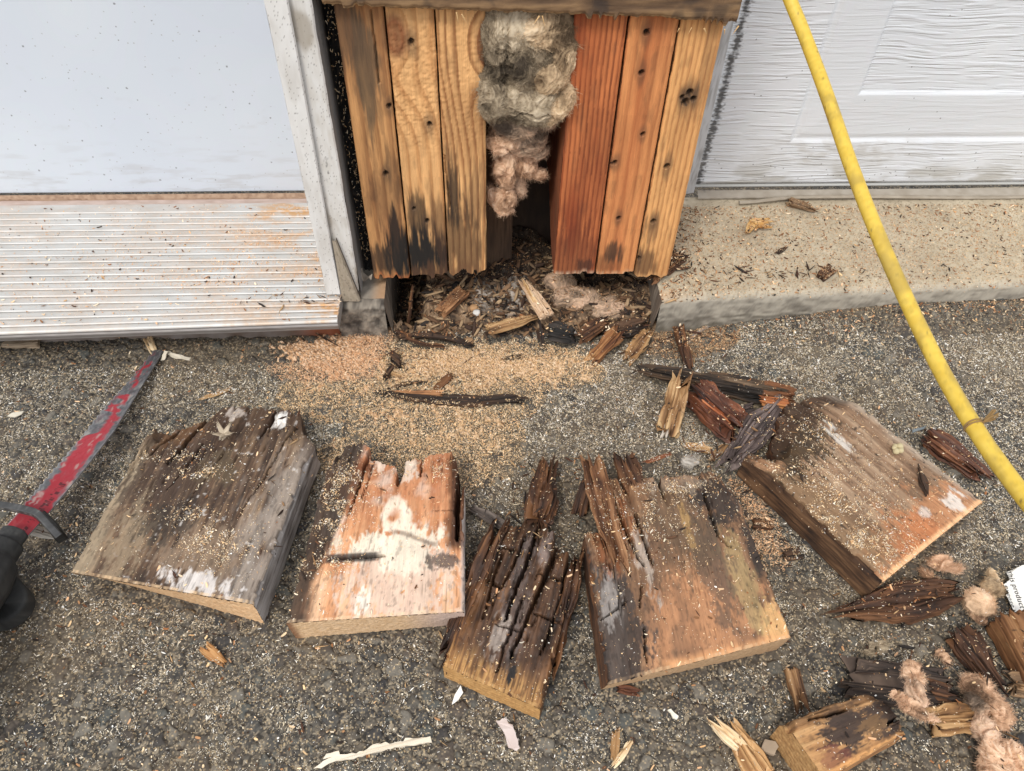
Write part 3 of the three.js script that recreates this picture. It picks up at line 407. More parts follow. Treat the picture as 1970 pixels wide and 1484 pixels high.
// ------------------------------------------------------------------ the sawn-off boards
function board(o) {
  const q = o.q, T = o.T ?? 0.038, cx = (q[0][0] + q[1][0] + q[2][0] + q[3][0]) / 4, cz = (q[0][1] + q[1][1] + q[2][1] + q[3][1]) / 4, O = [cx, 0, cz];
  const W = hypot(q[1][0] - q[0][0], q[1][1] - q[0][1]), L = hypot(q[3][0] - q[0][0], q[3][1] - q[0][1]);
  const XZ = (u, v) => [mix(mix(q[0][0], q[1][0], v), mix(q[3][0], q[2][0], v), u), mix(mix(q[0][1], q[1][1], v), mix(q[3][1], q[2][1], v), u)];
  const t = tag(base(o.name ?? 'cut_board', O), o.label, 'board', o.group), nv = ceil(W / 0.00085), nu = ceil(L * 1.06 / 0.00085), st = o.s * 17;
  const e = v => poly(o.end, v) + (o.jag ?? 0.02) * 2 * (f2(v * W * 220, st, 4) - 0.5) + (o.jag ?? 0.02) * 0.9 * (n2(v * W * 800, st) - 0.5), lift = (u, v) => (o.tilt ? o.tilt(u, v) : 0);
  const top = (u, v) => {
    const U = u * L, V = v * W, g = f2(V * 300 + st, U * 14, 4, o.s), b = f2(V * 40, U * 40 + st, 4, o.s + 3), f = n2(V * 1300, U * 90, o.s);
    const rot = o.rot(u, v);
    let h = (0.0004 + 0.0022 * rot) * (g - 0.5) * 2 + (0.0006 + 0.006 * rot) * (b - 0.55) + 0.0008 * rot * (f - 0.5);
    const wob = 0.0035 * (f2(U * 60, st, 3) - 0.5) + 0.0012 * (n2(U * 400, st) - 0.5); let ck = 0;
    for (const [ua, va, ub, vb, w, d] of o.cracks ?? []) { const [dd, tt] = segD(U, V + wob, ua * L, va * W, ub * L, vb * W), ww = w * (0.35 + 0.65 * sin(clamp(tt) * PI * 0.5 + 0.2)); const k = ss(ww, ww * 0.45, dd); h -= d * k; ck = max(ck, k); }
    for (const [uc, vc, ru, rv, d] of o.dents ?? []) { const dd = hypot((u - uc) / ru, (v - vc) / rv) + 0.7 * (f2(V * 120, U * 60, 3, 4) - 0.5); h -= d * ss(1, 0.8, dd); }
    const chk = ss(0.016, 0.004, abs(f2(V * 150 + st, U * 6, 3, o.s + 50) - 0.5)) * ss(0.35, 0.6, n2(V * 60, U * 26, o.s + 51)); h -= chk * (0.0007 + 0.003 * rot); h += (0.0005 + 0.0012 * rot) * (f2(V * 620, U * 45, 2, o.s + 52) - 0.5); ck = max(ck, 0.7 * chk); h -= 0.0035 * (1 - sqrt(clamp(1 - (1 - clamp(min(V, W - V) / 0.003)) ** 2))) * 0.7; h -= (o.drop ?? 0.006) * ss(0.8, 1.05, u / max(0.3, poly(o.end, v)));
    return [max(h, -T * 0.93), g, b, f, ck, U, V];
  };
  const und = o.under ?? [0, 0], P = (u, v, y) => { if (y < T * 0.98) u += mix(und[0], und[1], v) / L * (1 - y / T) * max(0, 1 - u * 5); const p = XZ(u, v), Y = y + lift(u, v); return [p[0], Y, p[1]]; };
  const edge = (v, b) => { const eg = pow(abs(v - 0.5) * 2, 30), k = v < 0.5 ? 0 : 1, q = n2(b * L * 160, st + k * 9), f = ss(0, 0.02, b) * ss(1, 0.97, b); return [f * sign(v - 0.5) * eg * (0.0024 * (f2(b * L * 130, st + k, 3) - 0.62) - 0.0022 * ss(0.66, 0.8, q)) / W, f * eg * 0.0014 * ss(0.6, 0.8, q)]; };
  let g = new Geo();
  g.grid(nv, nu, (a, b) => { const v = a, [ew, ey] = edge(v, b), u = b * e(a), r = top(u, v), p = P(u, v + ew, T + r[0] - ey); splat(...p); const V1 = v * W, U1 = u * L, f9 = f2(V1 * 900, U1 * 420, 2, 41); blobN = 1.1 * (f2(V1 * 330, U1 * 110, 3, 33) - 0.5) + 0.7 * (f9 - 0.5); let c = mulc(o.col(u, v, r), 0.74 + 0.34 * f2(V1 * 110 + st, U1 * 46, 3, 17) + 0.2 * f9); c = mc(c, C(40, 32, 27), 0.5 * ss(0.62, 0.74, f2(V1 * 520, U1 * 200, 3, 23)) * (o.dirt ?? 0.7)); c = mc(c, C(58, 40, 30), 0.55 * r[4] * (r[0] > -0.006 ? 1 : 0)); if (u * L < 0.0025) c = mc(c, o.cutC[2], 0.65 * n2(v * W * 500, 3)); return [p[0], p[1], p[2], c, v * W * UV, u * L * UV]; });
  const nd = 30;
  for (const s of [0, 1]) g.grid(nd, nu, (a, b) => { const u = b * e(s), r = top(u, s), [ew, ey] = edge(s, b), kk = 1 - ss(0, 0.2, a), y = (T + r[0] - ey) * (1 - a), n = f2(u * L * 12, y * 280, 4, st + s), m = f2(u * L * 60, y * 80, 3, st + s), k = 1 - a; const p = P(u, s + ew * kk + (s ? 1 : -1) * ((0.0012 * (n - 0.5) + 0.003 * o.rot(u, s) * (m - 0.6)) / W) * (a > 0.02 ? 1 : 0), y); splat(...p); return [...p, pal(o.sideC[s], 0.5 + 1.2 * (n - 0.5) + 0.9 * (m - 0.5) + 0.9 * (f2(u * L * 70, y * 1000, 2, st) - 0.5)), y * UV, u * L * UV]; });
  g.grid(nv, nd, (a, b) => { const u0 = e(a), r = top(u0, a), y = (T + r[0]) * (1 - b), j = (o.jag ?? 0.02) * 1.6 * (f2(a * W * 600, y * 260, 3, st) - 0.5) * ss(0, 0.1, b), p = P(u0 + j, a, y); return [...p, pal(o.endC ?? DARK, f2(a * W * 400, y * 300, 3, st)), a * W * UV, y * UV]; });
  g.grid(4, 4, (a, b) => { const p = P(b * min(e(0), e(1)), a, 0.0004); return [...p, C(60, 50, 42)]; });
  put('weathered_wood', g.done(O), o.mat ?? woodMat, t);
  g = new Geo();
  g.grid(nv, 40, (a, b) => { const r = top(0, a), y = (T + r[0]) * b, X = a * W, n = f2(X * 500, y * 500, 3, st), ring = f2(X * 12, y * 8 + st, 2), fr = (y / 0.0045 + 5 * ring + 14 * (X - W / 2) ** 2 / 0.01 * (o.arch ?? 0.3)) % 1, lt = ss(0.4, 0.95, fr); const p = P(-0.0006 + (0.0012 * (n - 0.5)) / L - 0.004 * (o.kerf ?? 0) * n2(X * 900, y * 200) * ss(0.9, 1, b), a, y); splat(...p); let c = pal(o.cutC, 0.75 - 0.25 * lt + 0.8 * (n - 0.5)); if (o.cutStain) c = o.cutStain(a, b, c); return [...p, c, X * UV, y * 30]; });
  put('sawn_end', g.done(O), woodMat, t);
  for (const x of o.strips ?? []) { g = new Geo(); chunkInto(g, x, O); put(x.part ?? 'split_strip', g.done(), o.mat ?? woodMat, t); }
  return t;
}
let blobN = 0;
const blob = (u, v, uc, vc, ru, rv, n) => ss(1.12, 0.66, hypot((u - uc) / ru, (v - vc) / rv) + n + blobN);
board({ s: 1, name: 'cut_board', under: [0.016, 0.001], label: 'grey-brown weathered board offcut with cobwebby mould, leftmost and nearest the saw blade',
  q: [[-0.3286, 0.3212], [-0.178, 0.3537], [-0.1472, 0.1693], [-0.3011, 0.1551]],
  end: [[0, 0.9], [0.1, 0.9], [0.2, 0.92], [0.3, 1.0], [0.33, 1.06], [0.45, 1.08], [0.6, 1.07], [0.75, 1.07], [0.85, 1.04], [0.9, 0.93], [1, 0.86]], jag: 0.018, drop: 0.008,
  rot: (u, v) => 0.1 + 0.9 * ss(0.5, 0.9, u + 0.2 * (v < 0.4 ? 1 : 0) - 0.05), cracks: [[0.66, 0.22, 1.05, 0.32, 0.003, 0.03], [0.7, 0.1, 0.95, 0.17, 0.0015, 0.012], [0.5, 0.3, 0.8, 0.36, 0.0008, 0.006], [0.86, 0.68, 1.08, 0.7, 0.0016, 0.012], [0.3, 0.42, 0.75, 0.5, 0.0006, 0.003], [0.4, 0.75, 0.95, 0.86, 0.0008, 0.006]], dents: [[0.97, 0.74, 0.05, 0.07, 0.004], [0.9, 0.08, 0.12, 0.05, 0.006]],
  col: (u, v, [h, g, b, f, ck, U, V]) => {
    const n = b - 0.5, n2_ = f2(V * 160, U * 50, 4, 6) - 0.5;
    let c = pal([C(54, 40, 31), C(100, 76, 57), C(142, 117, 91)], 0.5 + 1.6 * (g - 0.5) + 0.7 * n);
    c = mc(c, C(164, 146, 120), 0.8 * ss(0.13, 0.05, v + 0.15 * n) * ss(0.95, 0.6, u));
    c = mc(c, C(62, 46, 36), 0.75 * blob(u, v, 0.55, 0.35, 0.35, 0.3, 1.2 * n2_)); c = mc(c, C(70, 50, 36), 0.7 * ss(0.72, 0.9, u + 0.5 * n2_)); c = mc(c, C(118, 82, 50), 0.6 * blob(u, v, 0.88, 0.16, 0.12, 0.14, 1.5 * n2_));
    c = mc(c, C(94, 78, 58), 0.8 * blob(u, v, 0.66, 0.52, 0.12, 0.13, 0.6 * n2_)); c = mc(c, C(160, 148, 136), 0.75 * ss(0.72, 0.98, v + 0.5 * n2_) * ss(0.98, 0.7, u)); c = mc(c, C(156, 136, 110), 0.7 * blob(u, v, 0.22, 0.22, 0.22, 0.1, 1.3 * n2_)); c = mc(c, C(150, 128, 106), 0.6 * blob(u, v, 0.18, 0.62, 0.2, 0.2, 1.6 * n2_));
    c = mc(c, C(222, 214, 208), 0.9 * blob(u, v, 0.05, 0.68, 0.05, 0.2, 2.2 * n2_)); c = mc(c, C(240, 236, 230), blob(u, v, 1.0, 0.74, 0.07, 0.045, 1.2 * n2_)); c = mc(c, C(196, 182, 170), 0.85 * blob(u, v, 1.03, 0.45, 0.045, 0.07, 2.2 * n2_)); c = mc(c, C(40, 32, 26), 0.7 * blob(u, v, 0.34, 0.35, 0.12, 0.14, 1.8 * n2_));
    c = mc(c, C(206, 198, 190), 0.8 * ss(0.74, 0.82, f2(V * 260, U * 260, 3, 9)) * ss(0.3, 0.9, v + 0.3)); return c; },
  cutC: [C(178, 130, 88), C(222, 178, 132), C(240, 204, 160)], sideC: [[C(110, 88, 66), C(150, 128, 100), C(180, 156, 126)], [C(104, 96, 90), C(164, 156, 150), C(200, 194, 190)]], kerf: 1 });
board({ s: 2, name: 'cut_board', under: [0.004, 0.007], label: 'fresh orange board offcut with a white mould bloom and dark nail slit',
  q: [[-0.1508, 0.3699], [-0.0139, 0.3653], [-0.0134, 0.2152], [-0.1352, 0.2163]],
  end: [[0, 0.95], [0.06, 1.05], [0.1, 1.12], [0.24, 1.13], [0.28, 1.1], [0.3, 1.0], [0.36, 0.995], [0.48, 0.96], [0.52, 0.9], [0.535, 0.86], [0.56, 0.98], [0.66, 1.0], [0.8, 1.04], [0.9, 1.05], [0.94, 1.0], [0.97, 0.84], [1, 0.8]], jag: 0.014, arch: 0.5,
  rot: (u, v) => 0.04 + 0.7 * ss(0.82, 0.98, u) + 0.8 * ss(0.2, 0.08, v) * ss(0.25, 0.5, u) + 0.5 * ss(0.88, 0.94, v) * ss(0.3, 0.45, u),
  cracks: [[0.62, 0.24, 1.1, 0.29, 0.0016, 0.014], [0.72, 0.3, 1.0, 0.33, 0.0008, 0.008], [0.82, 0.525, 0.96, 0.54, 0.004, 0.034], [0.86, 0.68, 1.02, 0.69, 0.0014, 0.014], [0.43, 0.955, 0.86, 0.965, 0.0035, 0.028], [0.345, 0.16, 0.35, 0.5, 0.0016, 0.006], [0.62, 0.8, 0.62, 0.96, 0.0005, 0.002]],
  col: (u, v, [h, g, b, f, ck, U, V]) => {
    const n = b - 0.5, m = f2(V * 140, U * 60, 4, 6) - 0.5, k = f2(V * 70, U * 70, 4, 16) - 0.5;
    let c = pal([C(176, 112, 72), C(214, 154, 110), C(228, 178, 136)], 0.5 + 1.1 * (g - 0.5) + 0.6 * n); c = mc(c, C(172, 104, 66), 0.55 * ss(0.4, 0.9, u + 0.6 * m));
    c = mc(c, C(236, 196, 158), 0.7 * ss(0.34, 0.2, u) * (0.5 + 0.5 * sin(v * 42 + 3 * g))); c = mc(c, C(224, 200, 182), 0.75 * blob(u, v, 0.2, 0.65, 0.3, 0.36, 0.9 * k));
    c = mc(c, C(236, 214, 196), 0.65 * ss(0.5, 0.75, f2(V * 50, U * 60, 4, 26)) * ss(0.9, 0.6, v) * ss(0.35, 0.45, u)); c = mc(c, C(240, 226, 204), 0.92 * max(blob(u, v, 0.42, 0.55, 0.085, 0.34, 1.3 * k), blob(u, v, 0.33, 0.66, 0.1, 0.16, 1.1 * k)));
    const ring = abs(hypot((u - 0.6) / 0.085, (v - 0.54) / 0.075) - 1); c = mc(c, C(246, 228, 206), 0.85 * ss(0.5, 0.15, ring + 1.2 * k)); c = mc(c, C(246, 236, 220), 0.9 * blob(u, v, 0.09, 0.41, 0.08, 0.035, 1.2 * m)); c = mc(c, C(240, 220, 200), 0.8 * blob(u, v, 0.98, 0.38, 0.08, 0.06, 1.6 * m)); c = mc(c, C(226, 208, 190), 0.8 * blob(u, v, 0.93, 0.6, 0.1, 0.06, 1.4 * m));
    const lft = mix(0.1, 0.22, ss(0.3, 0.75, u)); c = mc(c, pal([C(34, 28, 24), C(76, 58, 44)], 0.5 + m * 2), 0.95 * ss(lft + 0.05, lft - 0.02, v + 0.1 * m)); c = mc(c, pal([C(66, 38, 22), C(120, 76, 46)], 0.5 + 2 * (g - 0.5)), 0.92 * ss(0.875, 0.915, v + 0.06 * m) * ss(0.34, 0.4, u)); c = mc(c, C(84, 66, 58), 0.85 * blob(u, v, 0.3, 0.88, 0.05, 0.14, 1.6 * m)); c = mc(c, C(190, 178, 172), 0.8 * ss(0.97, 0.995, v) * ss(0.5, 0.3, u));
    c = mc(c, C(52, 46, 44), 0.9 * ss(0.006, 0.003, abs(u - 0.347) * 0.18 + 0.002 * n) * ss(0.12, 0.16, v) * ss(0.5, 0.44, v)); c = mc(c, C(110, 60, 32), 0.7 * ss(0.1, 0.03, hypot((u - 0.95) * 1.2, (v - 0.27)))); c = mc(c, C(92, 58, 40), 0.6 * ss(0.004, 0.001, abs((u - 0.445 + 0.05 * sin(v * 9)) * 0.18)) * ss(0.5, 0.55, v) * ss(0.86, 0.8, v));
    return c; },
  cutC: [C(178, 136, 96), C(220, 182, 138), C(238, 206, 168)], cutStain: (a, b, c) => mc(mc(c, C(206, 184, 176), 0.75 * ss(0.6, 0.9, a)), C(120, 72, 40), 0.8 * ss(0.06, 0.01, a)), sideC: [[C(34, 26, 22), C(66, 48, 36), C(104, 74, 48)], [C(150, 134, 126), C(186, 174, 166), C(204, 196, 190)]], endC: REDB, kerf: 0.6 });
board({ s: 3, name: 'rotten_board', label: 'dark crumbling rotten board offcut split lengthwise, in the middle of the row', mat: dampMat, T: 0.024,
  q: [[-0.0305, 0.4018], [0.0416, 0.4367], [0.0909, 0.2929], [0.017, 0.2537]],
  end: [[0, 0.6], [0.06, 0.78], [0.14, 0.8], [0.16, 0.88], [0.3, 0.92], [0.34, 1.0], [0.56, 1.0], [0.6, 0.96], [0.66, 0.98], [0.7, 0.92], [0.86, 0.9], [0.9, 0.8], [1, 0.72]], jag: 0.024, drop: 0.008,
  rot: (u, v) => 0.35 + 1.0 * ss(0.08, 0.4, u), cracks: [[0.34, 0.44, 0.98, 0.5, 0.002, 0.02], [0.5, 0.32, 0.85, 0.38, 0.0012, 0.012], [0.18, 0.6, 0.9, 0.75, 0.0022, 0.02], [0.3, 0.22, 0.7, 0.2, 0.0012, 0.01], [0.25, 0.86, 0.6, 0.92, 0.0012, 0.01], [0.66, 0.62, 0.7, 0.98, 0.0014, 0.01], [0.44, 0.7, 0.46, 0.98, 0.0012, 0.008], [0.52, 0.02, 0.5, 0.3, 0.0014, 0.009], [0.3, 0.36, 0.32, 0.6, 0.001, 0.006], [0.72, 0.1, 0.75, 0.4, 0.0012, 0.01], [0.08, 0.5, 0.5, 0.55, 0.0012, 0.01]], dents: [[0.9, 0.05, 0.3, 0.1, 0.016], [0.85, 0.97, 0.3, 0.1, 0.014], [1.0, 0.8, 0.15, 0.12, 0.012]],
  col: (u, v, [h, g, b, f, ck, U, V]) => {
    const n = b - 0.5, m = f2(V * 160, U * 40, 4, 6) - 0.5; let c = pal([C(40, 28, 21), C(84, 58, 40), C(128, 92, 64)], 0.46 + 1.6 * (g - 0.5) + 0.7 * n);
    c = mc(c, C(128, 86, 48), 0.7 * ss(0.22, 0.1, v + 0.3 * m) * ss(0.7, 0.3, u)); c = mc(c, C(112, 98, 92), 0.6 * blob(u, v, 0.45, 0.5, 0.4, 0.14, 1.8 * m)); c = mc(c, C(176, 162, 150), 0.7 * blob(u, v, 0.24, 0.42, 0.13, 0.09, 2.2 * m)); c = mc(c, C(160, 146, 140), 0.55 * blob(u, v, 0.8, 0.62, 0.14, 0.06, 2 * m));
    const ft = ss(0.16, 0.04, u + 0.12 * m); c = mc(c, pal([C(104, 72, 42), C(164, 118, 68), C(196, 150, 92)], 0.5 + 2 * (f - 0.5)), 0.9 * ft); c = mc(c, C(34, 30, 28), blob(u, v, 0.1, 0.66, 0.05, 0.04, m)); c = mc(c, C(140, 94, 52), 0.6 * ss(0.93, 0.985, v) * ss(0.5, 0.1, u)); return c; },
  cutC: [C(140, 96, 54), C(184, 138, 82), C(206, 162, 104)], sideC: [[C(70, 34, 18), C(128, 76, 40), C(160, 104, 60)], [C(34, 24, 19), C(78, 52, 34), C(120, 84, 54)]],
  strips: [{ part: 'split_strip', a: [-0.0252, 0.002, 0.3804], b: [0.0114, 0.006, 0.2902], W: 0.018, T: 0.022, s: 31, cols: ROT, jag: [0.02, 0.03], point: [0.3, 0.2], rough: 0.002 }, { part: 'split_strip', a: [0.051, 0.012, 0.2741], b: [0.0619, 0.006, 0.2234], W: 0.026, T: 0.018, s: 32, cols: ROT, jag: [0.01, 0.022], point: [0, 0.35], rough: 0.002 }, { part: 'split_strip', a: [0.0558, 0.002, 0.3959], b: [0.0799, 0.004, 0.3164], W: 0.012, T: 0.02, s: 33, cols: ROT, jag: [0.02, 0.02], point: [0.6, 0.3], rough: 0.002 }] });
board({ s: 4, name: 'cut_board', under: [0.01, 0.006], label: 'wide board offcut with orange front, blackened left edge and splitting top',
  q: [[0.0914, 0.4258], [0.2376, 0.3946], [0.2243, 0.2393], [0.0872, 0.2459]],
  end: [[0, 0.72], [0.06, 0.73], [0.1, 0.72], [0.125, 0.68], [0.14, 0.98], [0.2, 1.04], [0.27, 1.03], [0.31, 0.94], [0.33, 0.98], [0.38, 1.04], [0.47, 1.03], [0.52, 1.02], [0.54, 0.94], [0.57, 1.03], [0.7, 1.03], [0.82, 1.03], [0.9, 1.05], [0.97, 1.0], [1, 0.93]], jag: 0.018, drop: 0.012,
  rot: (u, v) => 0.06 + 0.9 * ss(0.32, 0.15, v) * ss(0.1, 0.4, u) + 0.6 * ss(0.8, 1, u) + 0.5 * ss(0.75, 0.85, v) * ss(0.6, 0.75, u),
  cracks: [[0.5, 0.3, 1.02, 0.17, 0.0022, 0.03], [0.58, 0.22, 0.98, 0.1, 0.0035, 0.034], [0.5, 0.36, 0.78, 0.33, 0.0016, 0.02], [0.86, 0.53, 1.04, 0.53, 0.0022, 0.02], [0.05, 0.22, 0.2, 0.24, 0.001, 0.008], [0.3, 0.24, 0.4, 0.27, 0.001, 0.008], [0.6, 0.79, 0.88, 0.8, 0.0018, 0.014], [0.52, 0.85, 0.6, 0.79, 0.001, 0.007], [0.28, 0.03, 0.34, 0.17, 0.0012, 0.008]],
  col: (u, v, [h, g, b, f, ck, U, V]) => {
    const n = b - 0.5, m = f2(V * 120, U * 40, 4, 6) - 0.5, k = f2(V * 60, U * 60, 4, 16) - 0.5; let c = pal([C(92, 67, 48), C(138, 103, 75), C(172, 134, 100)], 0.48 + 1.3 * (g - 0.5) + 0.7 * n);
    c = mc(c, C(190, 136, 96), 0.75 * blob(u, v, 0.12, 0.55, 0.32, 0.4, 1.3 * k)); c = mc(c, C(112, 84, 64), 0.55 * ss(0.5, 0.68, f2(V * 70, U * 26, 4, 44))); c = mc(c, C(224, 176, 118), 0.85 * blob(u, v, 0.06, 0.93, 0.16, 0.08, 0.8 * m)); c = mc(c, C(164, 140, 98), 0.75 * blob(u, v, 0.35, 0.84, 0.3, 0.09, 1.5 * m)); c = mc(c, C(92, 76, 64), 0.7 * blob(u, v, 0.42, 0.72, 0.34, 0.09, 1.8 * m)); c = mc(c, C(96, 78, 60), 0.65 * blob(u, v, 0.72, 0.58, 0.25, 0.24, 1.4 * k)); c = mc(c, C(52, 44, 40), 0.9 * max(blob(u, v, 0.84, 0.85, 0.2, 0.13, 1.2 * k), blob(u, v, 0.5, 0.98, 0.2, 0.05, m)));
    c = mc(c, C(182, 146, 92), 0.6 * blob(u, v, 0.72, 0.62, 0.12, 0.03, 1.6 * m)); c = mc(c, pal([C(38, 34, 33), C(84, 74, 68)], 0.5 + 2 * m), 0.92 * blob(u, v, 0.22, 0.08, 0.34, 0.17, 1.1 * k)); c = mc(c, C(160, 152, 146), 0.75 * blob(u, v, 0.34, 0.07, 0.12, 0.07, 2 * m)); c = mc(c, C(140, 84, 46), 0.75 * blob(u, v, 0.78, 0.16, 0.24, 0.13, 1.1 * m)); c = mc(c, C(200, 186, 172), 0.6 * blob(u, v, 0.5, 0.33, 0.14, 0.05, 2.2 * m)); c = mc(c, C(178, 160, 140), 0.5 * blob(u, v, 0.97, 0.6, 0.07, 0.2, 1.8 * m)); c = mc(c, C(232, 170, 116), 0.6 * ss(0.05, 0.01, u + 0.06 * m) * ss(0.25, 0.35, v)); return c; },
  cutC: [C(150, 116, 86), C(190, 154, 116), C(214, 180, 140)], sideC: [[C(40, 28, 22), C(90, 58, 36), C(128, 84, 50)], [C(60, 44, 34), C(120, 90, 60), C(190, 150, 100)]], endC: ROT,
  strips: [{ part: 'split_strip', a: [0.1119, 0.032, 0.3203], b: [0.1032, 0.028, 0.2282], W: 0.021, T: 0.012, s: 41, cols: [C(66, 40, 26), C(120, 80, 50), C(172, 128, 90)], jag: [0.02, 0.014], point: [0.5, 0.05], rough: 0.0016 }, { part: 'split_strip', a: [0.141, 0.02, 0.2549], b: [0.1344, 0.02, 0.2177], W: 0.022, T: 0.012, s: 42, cols: ROT, jag: [0.02, 0.014], point: [0.4, 0.1], rough: 0.0016 }] });
board({ s: 5, name: 'cut_board', under: [0.004, 0.02], label: 'dusty tan board offcut lying askew, with a dark side and bright sawn edge',
  q: [[0.3267, 0.3507], [0.443, 0.2779], [0.3563, 0.1427], [0.2457, 0.2179]],
  end: [[0, 0.97], [0.06, 1.0], [0.14, 0.9], [0.2, 0.93], [0.26, 0.9], [0.3, 0.98], [0.36, 1.0], [0.45, 1.06], [0.6, 1.1], [0.75, 1.09], [0.85, 1.06], [0.93, 1.03], [1, 0.98]], jag: 0.022, drop: 0.012,
  rot: (u, v) => 0.08 + 0.9 * ss(0.72, 0.95, u + 0.2 * ss(0.3, 0.6, v) * ss(0.95, 0.8, v)), cracks: [[0.8, 0.5, 1.1, 0.55, 0.0016, 0.01], [0.85, 0.7, 1.1, 0.74, 0.0016, 0.01], [0.84, 0.2, 0.98, 0.16, 0.002, 0.014]], dents: [[0.93, 0.22, 0.09, 0.12, 0.012]],
  col: (u, v, [h, g, b, f, ck, U, V]) => {
    const n = b - 0.5, m = f2(V * 140, U * 46, 4, 6) - 0.5, k = f2(V * 55, U * 55, 4, 16) - 0.5; let c = pal([C(108, 82, 62), C(146, 116, 90), C(176, 148, 120)], 0.5 + 1.2 * (g - 0.5) + 0.8 * n);
    c = mc(c, C(192, 134, 92), 0.8 * blob(u, v, 0.05, 0.6, 0.2, 0.55, 0.9 * k)); c = mc(c, C(186, 112, 66), 0.6 * blob(u, v, 0.04, 0.42, 0.14, 0.2, m)); c = mc(c, C(128, 100, 70), 0.7 * ss(0.36, 0.1, v + 0.3 * k) * ss(0.02, 0.12, u)); c = mc(c, pal([C(48, 36, 24), C(86, 66, 42)], 0.5 + 2 * m), 0.95 * blob(u, v, 0.9, 0.35, 0.26, 0.34, 0.9 * k)); c = mc(c, C(72, 52, 38), 0.85 * ss(0.86, 0.96, u + 0.3 * m)); c = mc(c, C(172, 130, 96), 0.8 * blob(u, v, 0.88, 0.06, 0.1, 0.09, m)); c = mc(c, C(222, 214, 204), 0.85 * blob(u, v, 0.74, 0.62, 0.1, 0.045, 2.4 * m)); c = mc(c, C(178, 166, 150), 0.6 * ss(0.9, 0.99, v + 0.1 * m)); c = mc(c, C(226, 218, 208), 0.8 * blob(u, v, 0.08, 0.84, 0.06, 0.06, 2.6 * m)); c = mc(c, C(216, 206, 196), 0.7 * blob(u, v, 0.14, 0.62, 0.025, 0.04, 2 * m)); c = mc(c, C(40, 32, 26), 0.8 * ss(0.8, 0.86, f2(V * 240, U * 240, 2, 12))); c = mc(c, C(244, 190, 140), 0.85 * ss(0.035, 0.012, u + 0.02 * m)); return c; },
  cutC: [C(196, 140, 92), C(226, 176, 126), C(244, 202, 156)], sideC: [[C(48, 33, 24), C(86, 60, 40), C(124, 92, 64)], [C(150, 130, 108), C(180, 160, 138), C(206, 190, 170)]], endC: ROT, kerf: 1 });
board({ s: 6, name: 'board_scrap', label: 'short thick scrap with a yellow end and black-stained middle, in the bottom right corner', T: 0.038,
  q: [[0.2318, 0.495], [0.2139, 0.456], [0.2953, 0.4332], [0.3075, 0.4638]],
  end: [[0, 0.98], [0.3, 1.0], [0.6, 1.0], [0.8, 0.96], [1, 0.9]], jag: 0.03, drop: 0.014,
  rot: (u, v) => 0.12 + 0.8 * ss(0.75, 1, u) + 0.5 * ss(0.75, 0.95, v), cracks: [[0.2, 0.86, 0.55, 0.83, 0.0012, 0.01], [0.8, 0.3, 1, 0.34, 0.002, 0.014]], dents: [[0.0, 1.0, 0.08, 0.2, 0.008]],
  col: (u, v, [h, g, b, f, ck, U, V]) => { const m = f2(V * 140, U * 40, 4, 6) - 0.5, k = f2(V * 60, U * 50, 4, 16) - 0.5; let c = pal([C(128, 88, 54), C(184, 138, 90), C(210, 168, 118)], 0.5 + 1.1 * (g - 0.5)); c = mc(c, C(46, 38, 38), 0.92 * max(blob(u, v, 0.5, 0.5, 0.3, 0.42, 1.1 * k), blob(u, v, 0.82, 0.45, 0.3, 0.5, 1.2 * k))); c = mc(c, C(112, 80, 50), 0.7 * ss(0.74, 0.9, v + 0.2 * m)); c = mc(c, C(130, 98, 64), 0.7 * blob(u, v, 0.68, 0.4, 0.14, 0.2, 2 * m)); c = mc(c, C(120, 66, 52), 0.6 * blob(u, v, 0.2, 0.2, 0.12, 0.2, 1.3 * k)); c = mc(c, C(206, 150, 92), 0.8 * ss(0.12, 0.04, v + 0.1 * m)); return c; },
  cutC: [C(120, 86, 52), C(160, 120, 74), C(196, 156, 104)], sideC: [[C(104, 66, 38), C(168, 118, 72), C(204, 156, 104)], [C(60, 42, 28), C(112, 80, 50), C(150, 112, 72)]], endC: ROT });

// ------------------------------------------------------------------ broken wood lying about
const ck = (a, b, W, T, s, cols, o = {}) => ({ a, b, W, T, s, cols, ...o });
piece('wood_chunk', 'long charred-looking black beam fragment lying behind the small chunks', 'wood chunk', ck([0.1851, 0, 0.0928], [0.3176, 0.004, 0.1355], 0.021, 0.02, 101, [C(22, 18, 15), C(48, 37, 28), C(92, 70, 50)], { point: [0.65, 0.1], jag: [0.02, 0.008], rough: 0.0018, tip: [0.8, C(132, 82, 46)] }), [ck([0.2216, 0.016, 0.1036], [0.2955, 0.02, 0.1304], 0.01, 0.005, 102, [C(40, 32, 26), C(84, 68, 52), C(120, 98, 76)], { point: [0.8, 0.5], jag: [0.02, 0.02] }), ck([0.2874, 0.018, 0.1429], [0.3084, 0.018, 0.1496], 0.009, 0.006, 103, [C(120, 66, 34), C(168, 100, 56), C(200, 140, 86)], { jag: [0.006, 0.002] })]);
piece('wood_chunk', 'upright tan ribbed chunk with spiky fibres standing by the black beam tip', 'wood chunk', ck([0.1891, 0, 0.1639], [0.2016, 0.026, 0.1304], 0.02, 0.014, 111, [C(84, 56, 36), C(160, 120, 78), C(206, 172, 126)], { jag: [0.008, 0.016], rough: 0.0022, cont: 1.8 }), [ck([0.199, 0.024, 0.157], [0.2099, 0.03, 0.1272], 0.006, 0.006, 112, [C(110, 80, 54), C(168, 130, 90), C(200, 164, 120)], { point: [0.2, 0.8] }), ck([0.1864, 0, 0.1671], [0.19, 0.012, 0.1615], 0.006, 0.006, 113, [C(150, 136, 120), C(198, 186, 170), C(220, 210, 196)])]);
